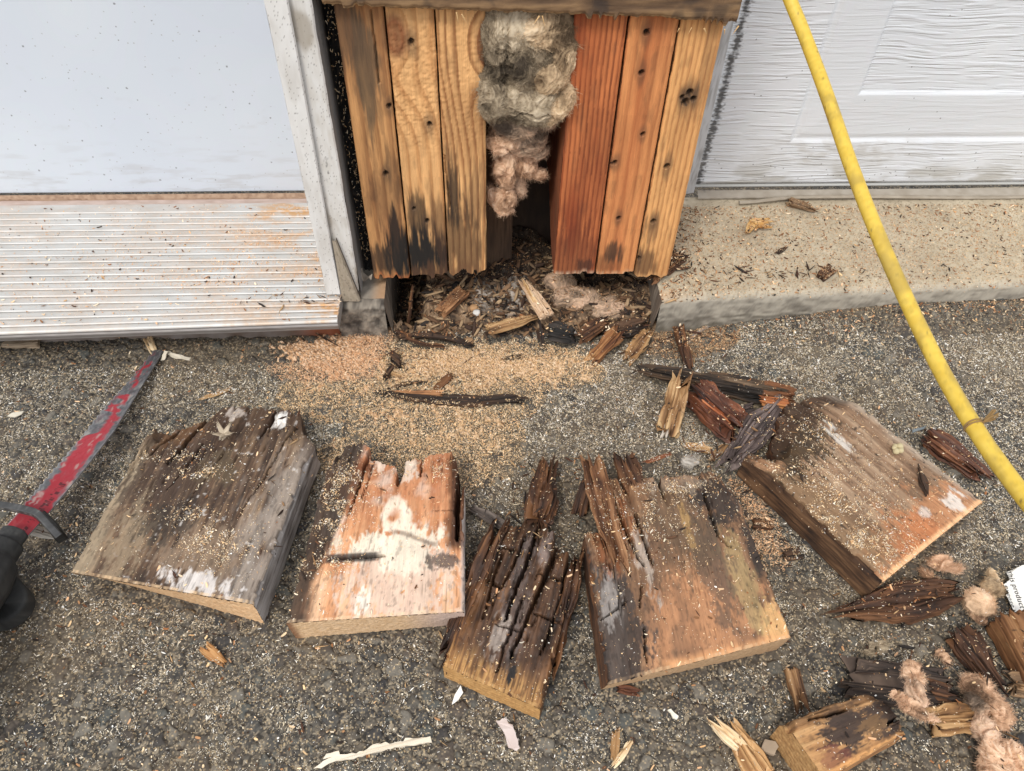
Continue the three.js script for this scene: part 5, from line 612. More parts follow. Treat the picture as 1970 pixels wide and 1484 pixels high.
// ------------------------------------------------------------------ glass-wool insulation
function wool(name, label, category, blobs, o = {}) {
  const n = blobs.length, O = [blobs.reduce((a, b) => a + b.c[0], 0) / n, blobs.reduce((a, b) => min(a, b.c[1] - b.r[1]), 9), blobs.reduce((a, b) => a + b.c[2], 0) / n], t = tag(base(name, O), label, category), r = RNG(o.s ?? 9), fib = [];
  const byPart = {};
  blobs.forEach((B, bi) => {
    const key = B.part ?? 'fluff', g = byPart[key] ??= new Geo(), R = max(...B.r) * (o.k ?? 1), nu = clamp(ceil(2 * PI * R / 0.0011), 24, 200), nv = clamp(ceil(PI * R / 0.0011), 16, 110), rot = new THREE.Euler(B.rx ?? 0, B.ry ?? 0, B.rz ?? 0), V = new THREE.Vector3(), N = new THREE.Vector3();
    const surf = (a, b) => {
      const th = a * 2 * PI, ph = b * PI; N.set(sin(ph) * cos(th), cos(ph), sin(ph) * sin(th)); V.set(N.x * B.r[0], N.y * B.r[1], N.z * B.r[2]).multiplyScalar(o.k ?? 1).applyEuler(rot); const dir = N.clone().applyEuler(rot);
      const x = V.x + B.c[0], y = V.y + B.c[1], z = V.z + B.c[2], w = f3(x * 34 + 2, y * 34, z * 34, 2), f1 = f3(x * 46 + 2 * w, y * 46 + 2 * w, z * 46, 3), f4 = 0.5 * n2(w * 46, f1 * 10, 3) + 0.5 * n2(w * 120 + 5, f1 * 30, 5), f5 = f3(x * 650, y * 650, z * 650, 2);
      const d = (o.lump ?? 0.01) * (f1 - 0.5) * 1.8 + (o.ridge ?? 0.003) * (f4 - 0.5) - (o.tear ?? 0) * ss(0.06, 0.01, abs(f3(x * 30 + 9, y * 30, z * 30 + 2 * w, 2) - 0.5)) + 0.0006 * (f5 - 0.5);
      return [x + dir.x * d, y + dir.y * d, z + dir.z * d, pal(B.cols, 0.5 + 1.5 * (w - 0.5) + 0.9 * (f1 - 0.5) + 0.75 * (f4 - 0.5) + 0.35 * (f5 - 0.5)), dir];
    };
    g.grid(nu, nv, (a, b) => { const s = surf(a === 1 ? 0 : a, b); if (s[1] < 0.06) splat(s[0], s[1], s[2]); return s; });
    const nf = round((o.fib ?? 1) * 4 * R * R * 600000 * (B.fk ?? 1));
    for (let k = 0; k < nf; k++) {
      const s = surf(r(), Math.acos(1 - 2 * r()) / PI), L = (0.003 + 0.006 * r() * r()) * (o.fl ?? 1), fq = 80, D = new THREE.Vector3(f3(s[0] * fq, s[1] * fq, s[2] * fq + 50, 2) - 0.5, f3(s[0] * fq + 30, s[1] * fq, s[2] * fq, 2) - 0.5, f3(s[0] * fq, s[1] * fq + 70, s[2] * fq, 2) - 0.5).normalize().multiplyScalar(r() < 0.7 ? 1 : 0.3).add(new THREE.Vector3(r() - 0.5, r() - 0.5, r() - 0.5)).addScaledVector(s[4], 0.22 * r() * r() + (r() < 0.015 ? 0.7 : 0)).normalize(), E = new THREE.Vector3(r() - 0.5, r() - 0.5, r() - 0.5).normalize(), Wd = new THREE.Vector3().crossVectors(D, E).normalize().multiplyScalar(0.00007 + 0.00007 * r()), br = mulc(s[3], 0.8 + 0.55 * r());
      fib.push([s, D, E, Wd, L, br]);
    }
  });
  for (const k in byPart) put(k, byPart[k].done(O), fluffMat, t);
  const p = [], c = [], ix = [];
  for (const [s, D, E, Wd, L, br] of fib) { const b0 = p.length / 3; for (let q = 0; q <= 3; q++) { const u = q / 3, w = 1 - 0.6 * u; for (const e of [-1, 1]) { p.push(s[0] - O[0] + D.x * L * u + E.x * L * 0.5 * u * u + Wd.x * e * w, s[1] - O[1] + D.y * L * u + E.y * L * 0.5 * u * u + Wd.y * e * w, s[2] - O[2] + D.z * L * u + E.z * L * 0.5 * u * u + Wd.z * e * w); c.push(...br); } if (q) ix.push(b0 + q * 2 - 2, b0 + q * 2 - 1, b0 + q * 2 + 1, b0 + q * 2 - 2, b0 + q * 2 + 1, b0 + q * 2); } }
  const g = new THREE.BufferGeometry(); g.setAttribute('position', new THREE.Float32BufferAttribute(p, 3)); g.setAttribute('color', new THREE.Float32BufferAttribute(c, 3)); g.setIndex(ix); g.computeVertexNormals();
  put('loose_fibres', g, fluffMat, t).userData.kind = 'stuff';
  return t;
}
const GREYW = [C(72, 62, 50), C(128, 113, 92), C(172, 155, 130), C(206, 190, 164)], TANW = [C(104, 86, 66), C(166, 142, 112), C(206, 179, 144), C(228, 205, 172)], PINKW = [C(112, 86, 66), C(188, 150, 119), C(224, 188, 156), C(240, 212, 184)], MIXW = [C(96, 82, 70), C(160, 136, 114), C(206, 172, 144), C(222, 194, 168)];
const bl = (xy, z, r, cols, part, o = {}) => ({ c: [xy[0], xy[1], z], r, cols, part, ...o });
wool('insulation_batt', 'grey and pink glass-wool insulation hanging out between the studs', 'insulation', [
  bl([0.0489, 0.3096], -0.016, [0.04, 0.046, 0.022], GREYW, 'grey_fluff'), bl([0.059, 0.3226], -0.012, [0.028, 0.022, 0.02], TANW, 'grey_fluff'), bl([0.0209, 0.3118], -0.01, [0.014, 0.036, 0.018], GREYW, 'grey_fluff'), bl([0.0772, 0.3075], -0.01, [0.014, 0.036, 0.018], TANW, 'grey_fluff'), bl([0.0406, 0.2986], -0.004, [0.012, 0.028, 0.014], GREYW, 'grey_fluff', { rz: 0.25 }),
  bl([0.0179, 0.2661], -0.002, [0.014, 0.024, 0.016], GREYW, 'grey_fluff', { rz: 0.2 }), bl([0.0676, 0.2849], -0.002, [0.015, 0.016, 0.014], TANW, 'grey_fluff'), bl([0.0463, 0.2587], -0.01, [0.034, 0.018, 0.022], GREYW, 'grey_fluff', { rz: -0.25 }), bl([0.0773, 0.2611], -0.006, [0.011, 0.022, 0.016], TANW, 'grey_fluff', { rz: -0.5 }), bl([0.0597, 0.266], -0.002, [0.02, 0.009, 0.012], GREYW, 'grey_fluff', { rz: 0.5 }),
  bl([0.0401, 0.2336], -0.024, [0.026, 0.016, 0.024], MIXW, 'pink_fluff'), bl([0.066, 0.2334], -0.03, [0.018, 0.014, 0.02], MIXW, 'pink_fluff', { rz: 0.4 }), bl([0.0262, 0.2125], -0.026, [0.018, 0.014, 0.02], PINKW, 'pink_fluff'), bl([0.0479, 0.2096], -0.03, [0.022, 0.014, 0.02], MIXW, 'pink_fluff'),
  bl([0.0315, 0.1788], -0.024, [0.013, 0.02, 0.016], PINKW, 'pink_fluff'), bl([0.0515, 0.1786], -0.032, [0.012, 0.014, 0.014], PINKW, 'pink_fluff', { rz: 0.6 }), bl([0.0644, 0.1685], -0.034, [0.01, 0.007, 0.01], PINKW, 'pink_fluff', { rz: -0.4 }), bl([0.032, 0.1488], -0.022, [0.01, 0.013, 0.012], PINKW, 'pink_fluff'), bl([0.0203, 0.1427], -0.03, [0.006, 0.012, 0.008], PINKW, 'pink_fluff', { rz: 0.3 }), bl([0.0286, 0.1364], -0.024, [0.011, 0.007, 0.008], PINKW, 'pink_fluff', { rz: -0.5 }), bl([0.0456, 0.1579], -0.03, [0.006, 0.012, 0.008], MIXW, 'pink_fluff', { rz: 0.4 }), bl([0.0608, 0.1928], -0.03, [0.012, 0.006, 0.009], MIXW, 'pink_fluff', { rz: 0.5 }),
], { s: 41, tear: 0.004, lump: 0.0055, ridge: 0.0034, fib: 5, fl: 0.75 });
const gb = (p, r, cols, o = {}) => ({ c: p, r, cols, part: 'fluff', ...o });
wool('insulation_tuft', 'wispy pink-tan fluff spread in front of the askew board’s sawn edge', 'insulation', [gb([0.4014, 0.006, 0.3206], [0.012, 0.006, 0.009], PINKW), gb([0.4112, 0.004, 0.3248], [0.012, 0.004, 0.006], PINKW), gb([0.3889, 0.004, 0.334], [0.004, 0.004, 0.013], PINKW, { ry: 0.5 })], { s: 51, k: 0.85, tear: 0.004, ridge: 0.003, lump: 0.006, fl: 0.7, fib: 7 });
wool('insulation_tuft', 'round cream-pink ball of fluff left of the paper label', 'insulation', [gb([0.415, 0.01, 0.3601], [0.014, 0.01, 0.014], PINKW.map(c => mc(c, C(246, 214, 176), 0.4))), gb([0.4312, 0.01, 0.3457], [0.011, 0.008, 0.01], TANW), gb([0.4138, 0.006, 0.3711], [0.007, 0.006, 0.008], PINKW), gb([0.4412, 0.006, 0.3333], [0.005, 0.005, 0.01], TANW, { ry: -0.2 })], { s: 52, k: 0.85, tear: 0.004, ridge: 0.003, lump: 0.005, fl: 0.55, fib: 8 });
wool('insulation_tuft', 'twisted pink fluff draped over the yellow and black scrap', 'insulation', [gb([0.3239, 0.032, 0.4251], [0.008, 0.009, 0.013], PINKW), gb([0.318, 0.036, 0.4398], [0.008, 0.009, 0.013], MIXW), gb([0.2998, 0.044, 0.4438], [0.007, 0.006, 0.006], PINKW), gb([0.3072, 0.042, 0.4507], [0.016, 0.006, 0.007], PINKW, { ry: -0.6 }), gb([0.3221, 0.032, 0.456], [0.012, 0.005, 0.005], PINKW, { ry: -0.5 })], { s: 53, k: 0.85, tear: 0.004, ridge: 0.003, lump: 0.004, fib: 7, fl: 0.5 });
wool('insulation_tuft', 'long clump of pink and grey fluff at the right edge, reaching the bottom', 'insulation', [gb([0.3784, 0.012, 0.4276], [0.014, 0.012, 0.012], PINKW), gb([0.3747, 0.012, 0.4412], [0.012, 0.012, 0.014], MIXW), gb([0.3878, 0.012, 0.4455], [0.009, 0.01, 0.016], PINKW, { ry: 0.3 }), gb([0.3782, 0.018, 0.4395], [0.006, 0.006, 0.016], PINKW, { ry: 0.5 }), gb([0.3729, 0.012, 0.4626], [0.011, 0.011, 0.014], MIXW), gb([0.3705, 0.012, 0.4781], [0.014, 0.012, 0.016], PINKW), gb([0.3842, 0.012, 0.4804], [0.014, 0.012, 0.016], PINKW), gb([0.3697, 0.012, 0.492], [0.02, 0.012, 0.014], PINKW)], { s: 54, k: 0.85, tear: 0.004, ridge: 0.003, lump: 0.006, fib: 6, fl: 0.55 });
wool('insulation_tuft', 'small dirty tan fluff scrap above the black striated slab', 'insulation', [gb([0.3206, 0.004, 0.3891], [0.01, 0.005, 0.006], GREYW), gb([0.3146, 0.003, 0.395], [0.01, 0.004, 0.004], GREYW)], { s: 55, k: 0.85, tear: 0.004, ridge: 0.003, lump: 0.004, fib: 1.5 });
wool('insulation_tuft', 'pale pink thread of fluff left of the forked chunk', 'insulation', [gb([0.3698, 0.004, 0.3977], [0.007, 0.004, 0.004], PINKW), gb([0.3725, 0.003, 0.4026], [0.004, 0.003, 0.006], PINKW)], { s: 56, k: 0.85, tear: 0.004, ridge: 0.003, lump: 0.003, fib: 1.5 });
wool('insulation_tuft', 'small grey-white wisp of fluff above the wide board', 'insulation', [gb([0.2033, 0.003, 0.2034], [0.008, 0.003, 0.005], [C(120, 112, 102), C(176, 168, 158), C(214, 208, 198)])], { s: 57, lump: 0.004, fib: 6 });
wool('insulation_tuft', 'smeared dirty wisp of fluff under the purple-grey slab', 'insulation', [gb([0.2451, 0.002, 0.2039], [0.012, 0.003, 0.008], [C(110, 102, 92), C(160, 150, 138), C(200, 192, 180)])], { s: 67, lump: 0.004, fib: 3 });
wool('insulation_tuft', 'dusty pink-brown fluff at the back right of the hole', 'insulation', [gb([0.115, 0.012, -0.0199], [0.03, 0.012, 0.018], MIXW), gb([0.1466, 0.008, -0.0062], [0.024, 0.01, 0.018], MIXW), gb([0.0992, 0.014, -0.0447], [0.018, 0.012, 0.016], MIXW)], { s: 58, lump: 0.008, fib: 0.8 });

// ------------------------------------------------------------------ rubble in the hole
{
  const g = new Geo(), x0 = -0.1, x1 = 0.202, z0 = -0.148, z1 = 0.035;
  const yy = (x, z) => { let y = mix(0.012, 0.0, ss(-0.01, 0.03, z)) + 0.004 * ss(-0.02, -0.12, z); y -= 0.055 * ss(-0.052, -0.074, x) * ss(0.014, -0.006, z); y -= 0.02 * ss(0.06, 0.1, x) * ss(-0.03, -0.06, z) * ss(0.2, 0.12, x); y += 0.018 * (f2(x * 55, z * 55, 4) - 0.5) + 0.01 * (f2(x * 190, z * 190, 3, 4) - 0.5); return y - 0.006 * ss(0.02, 0.035, z); };
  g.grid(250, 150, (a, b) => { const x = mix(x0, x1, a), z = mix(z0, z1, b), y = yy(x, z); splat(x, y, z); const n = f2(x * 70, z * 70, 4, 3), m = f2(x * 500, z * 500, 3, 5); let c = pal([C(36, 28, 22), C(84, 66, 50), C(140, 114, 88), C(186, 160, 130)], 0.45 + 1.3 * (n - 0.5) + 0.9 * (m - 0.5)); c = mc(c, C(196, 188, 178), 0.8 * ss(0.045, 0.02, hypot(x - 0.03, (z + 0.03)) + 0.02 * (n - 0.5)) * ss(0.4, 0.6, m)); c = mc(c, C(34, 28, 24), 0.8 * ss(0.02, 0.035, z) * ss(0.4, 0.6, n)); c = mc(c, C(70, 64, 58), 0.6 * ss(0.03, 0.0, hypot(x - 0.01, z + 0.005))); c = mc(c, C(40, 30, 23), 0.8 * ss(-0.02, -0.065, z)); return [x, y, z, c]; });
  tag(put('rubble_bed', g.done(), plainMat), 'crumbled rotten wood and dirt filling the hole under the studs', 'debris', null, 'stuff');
  const r = RNG(606), o = new THREE.Object3D(), cg = new Geo(); chunkInto(cg, { a: [-0.005, 0, 0], b: [0.005, 0, 0], W: 0.004, T: 0.0022, s: 3, cols: [[0.55, 0.55, 0.55], [0.8, 0.8, 0.8], [1, 1, 1]], point: [0.3, 0.5], rough: 0.0005, jag: [0.002, 0.002] }, [0, 0, 0]);
  const N = 1500, m = new THREE.InstancedMesh(cg.done(), woodMat, N), cs = [C(70, 48, 34), C(116, 84, 58), C(160, 124, 90), C(196, 164, 126), C(48, 38, 32), C(150, 124, 98)];
  for (let k = 0; k < N; k++) { const x = mix(-0.09, 0.198, r()), z = mix(-0.12, 0.03, pow(r(), 0.7)), s = 0.35 + 1.1 * r() * r(); o.position.set(x, yy(x, z) + 0.001, z); o.rotation.set((r() - 0.5) * 1.2, r() * 7, (r() - 0.5) * 0.9); o.scale.set(s * (0.7 + r()), s, s * (0.6 + 0.8 * r())); o.updateMatrix(); m.setMatrixAt(k, o.matrix); m.setColorAt(k, new THREE.Color(...cs[floor(pow(r(), 1.2) * 5.99)])); }
  m.name = 'rubble_chips'; scene.add(m); tag(m, 'small brown and tan wood fragments scattered through the hole', 'debris', null, 'stuff');
  const stone = (name, label, p, R, c) => { const s = new THREE.IcosahedronGeometry(R, 3), q = s.attributes.position; for (let k = 0; k < q.count; k++) { const x = q.getX(k), y = q.getY(k), z = q.getZ(k), d = 1 + 0.3 * (f3(x / R * 1.3 + 4, y / R * 1.3, z / R * 1.3 + R * 900, 2) - 0.5); q.setXYZ(k, x * d, y * d * 0.75, z * d); } s.computeVertexNormals(); const w = put(name, s, new THREE.MeshStandardMaterial({ color: new THREE.Color(...c), roughness: 0.85 })); w.position.set(p[0], topY(p[0], p[2]) + R * 0.5, p[2]); tag(w, label, 'pebble'); };
  stone('pebble', 'round tan pebble in the hole above the white one', [-0.0029, 0.014, -0.0081], 0.0052, C(178, 138, 98)); stone('pebble', 'small white pebble in the hole', [0.0004, 0.012, 0.0025], 0.0044, C(206, 202, 196)); stone('pebble', 'rounded tan pebble at the front of the hole', [-0.0092, 0.004, 0.0358], 0.006, C(160, 128, 94));
}
{ // grey lump of mud dauber or seed head on the leftmost board: five stubby petals
  const O = [-0.2315, 0.042, 0.1896], t = tag(base('seed_head', O), 'dried grey-brown flower-like seed head on the leftmost board', 'seed head');
  for (let k = 0; k < 5; k++) { const a = k * 1.256 + 0.3, g = new Geo(); chunkInto(g, ck([O[0], O[1], O[2]], [O[0] + 0.009 * cos(a), O[1] + 0.005, O[2] + 0.009 * sin(a)], 0.005, 0.003, 700 + k, [C(120, 104, 84), C(164, 148, 126), C(192, 178, 156)], { point: [0.2, 0.6], rough: 0.0006 }), O); put('petal', g.done(), plainMat, t); }
  const P = [0.3852, 0.04, 0.2222], u = tag(base('egg_cluster', P), 'little cluster of cream round cocoons on the askew board', 'cocoons');
  for (let k = 0; k < 6; k++) { const s = new THREE.SphereGeometry(0.0021 + 0.0005 * (k % 3), 14, 10); s.translate(0.0035 * cos(k * 1.1), 0.0015 + 0.0012 * (k % 2), 0.003 * sin(k * 1.1)); put('cocoon', s, new THREE.MeshStandardMaterial({ color: new THREE.Color(...C(190, 176, 138)), roughness: 0.8 }), u); }
}

// ------------------------------------------------------------------ reciprocating saw
{
  const S = tag(base('reciprocating_saw', [-0.4114, 0, 0.2681]), 'reciprocating saw with a long worn red and grey blade, at the left edge', 'saw'), O = [-0.4114, 0, 0.2681];
  const L = [[-0.3981, 0.034, 0.2757], [-0.3898, 0.034, 0.2557], [-0.3803, 0.03, 0.2182], [-0.3717, 0.024, 0.1774], [-0.3641, 0.018, 0.1357], [-0.353, 0.012, 0.0934], [-0.3427, 0.005, 0.043]], R = [[-0.3812, 0.034, 0.2963], [-0.3674, 0.034, 0.2641], [-0.3561, 0.03, 0.2234], [-0.3434, 0.024, 0.1672], [-0.3428, 0.018, 0.1408], [-0.3379, 0.012, 0.0917], [-0.3341, 0.005, 0.0447]];
  const cl = L.map(p => new THREE.Vector3(...p)), cr = R.map(p => new THREE.Vector3(...p)), pick = (c, t) => { const s = t * (c.length - 1), i = min(floor(s), c.length - 2); return c[i].clone().lerp(c[i + 1], s - i); };
  const nb = 520, g = new Geo();
  for (const side of [0, 1]) g.grid(34, nb, (a, b) => {
    const l = pick(cl, b), r = pick(cr, b), w = l.distanceTo(r), ph = (b * 36) % 1, tooth = b > 0.16 ? 0.0022 * (ph < 0.75 ? ph / 0.75 : (1 - ph) / 0.25) : 0; const d = l.clone().sub(r).normalize(); l.addScaledVector(d, tooth);
    const p = l.lerp(r, a), n = f2(b * 26, a * 4, 4, 2), n1 = f2(b * 70, a * 12, 4, 5), n2_ = f2(b * 9, a * 1.5 + 3, 3, 8);
    const red = mc(C(150, 24, 38), C(188, 62, 72), 0.8 * f2(b * 120, a * 30, 3, 21) * ss(0.2, 0.5, b)), gry = pal([C(58, 58, 60), C(98, 98, 100), C(136, 136, 136)], n1);
    const mid = 1 - abs(a - mix(0.55, 0.4, b)) * 1.9; let k = b < 0.2 ? 1 : clamp(mid * 1.9 - 0.15 + 1.3 * (n - 0.5) + 0.6 * (n1 - 0.5) + 0.6 * (n2_ - 0.5)); k = ss(0.2, 0.8, k) * ss(1.0, 0.93, b); if (b > 0.52 && b < 0.66) k *= ss(0.4, 0.6, a); if (b > 0.66) k *= ss(0.42, 0.66, f2(b * 42, a * 3.4, 3, 15)); k = clamp(k + 0.55 * (f2(b * 90, a * 26, 3, 31) - 0.5) * (b > 0.2 ? 1 : 0.2) * ss(0, 0.2, k) * ss(1.1, 0.8, k) + 0.25 * (f2(b * 30, a * 9, 2, 33) - 0.55));
    let c = mc(gry, red, k * 0.95); c = mc(c, C(176, 170, 160), 0.5 * ss(0.62, 0.8, f2(b * 30 + 7, a * 6, 3, 12)) * (b > 0.18 ? 1 : 0.1)); c = mc(c, C(150, 150, 150), 0.7 * ss(0.06, 0.01, a));
    const inPrint = a > 0.56 && a < 0.8 && b > 0.02 && b < 0.3; if (inPrint && n2(b * 300, floor(a * 3)) > 0.55) c = mc(c, C(40, 10, 14), 0.75); // worn printed marks
    return [p.x, p.y - side * 0.0013, p.z, c];
  });
  for (const e of [0, 1]) g.grid(2, nb, (a, b) => { const l = pick(cl, b), r = pick(cr, b); if (!e) { const ph = (b * 36) % 1; l.addScaledVector(l.clone().sub(r).normalize(), b > 0.16 ? 0.0022 * (ph < 0.75 ? ph / 0.75 : (1 - ph) / 0.25) : 0); } const p = e ? r : l; return [p.x, p.y - a * 0.0013, p.z, C(120, 120, 120)]; });
  put('blade', g.done(O), new THREE.MeshStandardMaterial({ vertexColors: true, roughness: 0.55, metalness: 0.2, side: THREE.DoubleSide }), S);
  const bar = (pts, w, h, col, name, mat) => { const cv = new THREE.CatmullRomCurve3(pts.map(p => new THREE.Vector3(...p))), q = new Geo(), fr = 80; q.grid(24, fr, (a, b) => { const p = cv.getPoint(b), t = cv.getTangent(b), s = new THREE.Vector3().crossVectors(t, new THREE.Vector3(0, 1, 0)).normalize(), u = new THREE.Vector3().crossVectors(s, t), th = a * 2 * PI, c0 = cos(th), s0 = sin(th), X = sign(c0) * pow(abs(c0), 0.4) * w / 2, Y = sign(s0) * pow(abs(s0), 0.4) * h / 2; p.addScaledVector(s, X).addScaledVector(u, Y); const n = f2(b * 40, a * 6, 4), ed = ss(0.75, 1, abs(c0)) + ss(0.75, 1, abs(s0)) * 0.3; return [p.x, p.y, p.z, pal(col, n * 0.7 + 0.5 * ed * f2(b * 18, a * 3, 2))]; }); return put(name, q.done(O), mat, S); };
  const steel = new THREE.MeshStandardMaterial({ vertexColors: true, roughness: 0.5, metalness: 0.3, side: THREE.DoubleSide }), rub = new THREE.MeshStandardMaterial({ vertexColors: true, roughness: 0.75, side: THREE.DoubleSide });
  bar([[-0.4299, 0.044, 0.2561], [-0.4027, 0.044, 0.2606], [-0.3841, 0.044, 0.2647], [-0.3693, 0.043, 0.2696], [-0.3604, 0.038, 0.2768], [-0.3531, 0.03, 0.2832]], 0.0062, 0.006, [C(40, 40, 40), C(74, 74, 74), C(168, 164, 158)], 'shoe', steel);
  bar([[-0.3722, 0.034, 0.265], [-0.3626, 0.028, 0.2728], [-0.3596, 0.014, 0.2758]], 0.009, 0.011, [C(22, 22, 22), C(46, 45, 43), C(90, 88, 84)], 'shoe_plate', steel);
  { const q = new Geo(); chunkInto(q, ck([-0.3855, 0.016, 0.269], [-0.363, 0.01, 0.2744], 0.009, 0.002, 801, [C(140, 132, 118), C(206, 198, 184), C(236, 230, 220)], { point: [0, 0.9], jag: [0.002, 0.001] }), O); put('shoe_edge', q.done(), plainMat, S); }
  const D0 = new THREE.Vector3(-0.3851, 0.036, 0.2788), D1 = new THREE.Vector3(-0.4109, 0.06, 0.4268), dir = D1.clone().sub(D0), len = dir.length(); dir.normalize();
  const lathe = (name, prof, col) => { const q = new Geo(), s = new THREE.Vector3().crossVectors(dir, new THREE.Vector3(0, 1, 0)).normalize(), u = new THREE.Vector3().crossVectors(s, dir); q.grid(48, prof.length * 10, (a, b) => { const d = mix(prof[0][0], prof[prof.length - 1][0], b), R = poly(prof, d), th = a * 2 * PI, rib = 0.0006 * sin(th * 12) * (R > 0.02 ? 1 : 0), p = D0.clone().addScaledVector(dir, d).addScaledVector(s, cos(th) * (R + rib)).addScaledVector(u, sin(th) * (R + rib) * 0.85); return [p.x, max(p.y, 0.001), p.z, pal(col, f2(d * 300, a * 30, 4))]; }); return put(name, q.done(O), rub, S); };
  lathe('blade_clamp', [[0.004, 0.004], [0.0042, 0.011], [0.016, 0.0115], [0.0161, 0.0095]], [C(26, 26, 26), C(48, 48, 47), C(70, 69, 66)]);
  lathe('nose', [[0.014, 0.005], [0.015, 0.0145], [0.03, 0.016], [0.034, 0.021], [0.05, 0.026], [0.1, 0.03], [0.15, 0.036], [0.21, 0.036], [0.212, 0.01]], [C(18, 18, 18), C(36, 36, 35), C(58, 57, 54)]);
  bar([[-0.4169, 0.026, 0.2998], [-0.3976, 0.024, 0.3111], [-0.3833, 0.02, 0.3243], [-0.3725, 0.016, 0.3353], [-0.3774, 0.012, 0.3422], [-0.3967, 0.012, 0.3467]], 0.02, 0.018, [C(16, 16, 16), C(34, 34, 33), C(66, 64, 60)], 'front_guard', rub);
}

// ------------------------------------------------------------------ yellow cord with a tie
{
  const cv = new THREE.CatmullRomCurve3([[0.06, 1.5, -0.02], [0.1, 0.8, 0.1], [0.1992, 0.4246, 0.0591], [0.2099, 0.3978, 0.1057], [0.2179, 0.3828, 0.131], [0.2252, 0.364, 0.1758], [0.231, 0.3439, 0.2296], [0.237, 0.3274, 0.2793], [0.2431, 0.3144, 0.3251], [0.2477, 0.3064, 0.3649], [0.2502, 0.3049, 0.4049], [0.2545, 0.3057, 0.4423], [0.2568, 0.3133, 0.4793], [0.36, 0.25, 0.56], [0.52, 0.1, 0.62], [0.75, 0.012, 0.6], [1.1, 0.008, 0.45], [1.7, 0.008, 0.5], [2.4, 0.008, 0.8]].map(p => new THREE.Vector3(...p)));
  const g = new Geo(), n = 2400; const fr = cv.computeFrenetFrames(n, false);
  g.grid(28, n, (a, b0, i, j) => { const p = cv.getPointAt(b0), b = b0 * 6, th = a * 2 * PI, N = fr.normals[j], B = fr.binormals[j], R = 0.0043; p.addScaledVector(N, cos(th) * R).addScaledVector(B, sin(th) * R); const k = f2(b * 500, a * 6, 3), s = ss(0.62, 0.76, f2(b * 300, a * 12, 4, 4)); let c = mc(C(206, 170, 54), C(222, 192, 84), k); c = mc(c, C(176, 148, 60), 0.45 * s); c = mc(c, C(150, 126, 66), 0.5 * ss(0.56, 0.75, f2(b * 36, a * 2, 4, 27))); c = mc(c, C(100, 84, 46), 0.7 * ss(0.86, 0.92, n2(b * 700, a * 26, 9)) * ss(0.5, 0.6, f2(b * 60, a * 3, 3, 19))); return [p.x, p.y, p.z, c]; });
  tag(put('extension_cord', g.done(), new THREE.MeshStandardMaterial({ vertexColors: true, roughness: 0.42, side: THREE.DoubleSide })), 'thick scuffed yellow cord hanging diagonally past the garage door', 'cord');
  let t0 = 0, best = 9; const tgt = new THREE.Vector3(0.2522, 0.3056, 0.3996); for (let k = 0; k <= 3000; k++) { const d = cv.getPointAt(k / 3000).distanceTo(tgt); if (d < best) { best = d; t0 = k / 3000; } }
  const c0 = cv.getPointAt(t0), tg = cv.getTangentAt(t0), q = new THREE.Quaternion().setFromUnitVectors(new THREE.Vector3(0, 0, 1), tg), t = tag(base('twine_tie', c0.toArray()), 'frayed brown twine tied round the yellow cord', 'twine');
  const mat = new THREE.MeshStandardMaterial({ color: new THREE.Color(...C(140, 112, 72)), roughness: 1 });
  for (let k = 0; k < 2; k++) { const w = new THREE.TorusGeometry(0.0045, 0.00045, 8, 40); w.rotateX(0.12 * (k - 1)); w.translate(0, 0, (k - 1) * 0.0009); w.applyQuaternion(q); put('wrap', w, mat, t); }
  const r = RNG(8); for (let k = 0; k < 14; k++) { const e = new THREE.Vector3(0.5 + r(), 0.3 + r() * 0.8, r() - 0.7).normalize().multiplyScalar(0.003 + 0.006 * r()), o = new THREE.Vector3(0.003, 0.004, 0); const w = new THREE.TubeGeometry(new THREE.QuadraticBezierCurve3(o, o.clone().addScaledVector(e, 0.5).add(new THREE.Vector3((r() - 0.5) * 0.003, (r() - 0.5) * 0.003, 0)), o.clone().add(e)), 8, 0.00022 + 0.0003 * r(), 5); put('frayed_end', w, mat, t); }
}

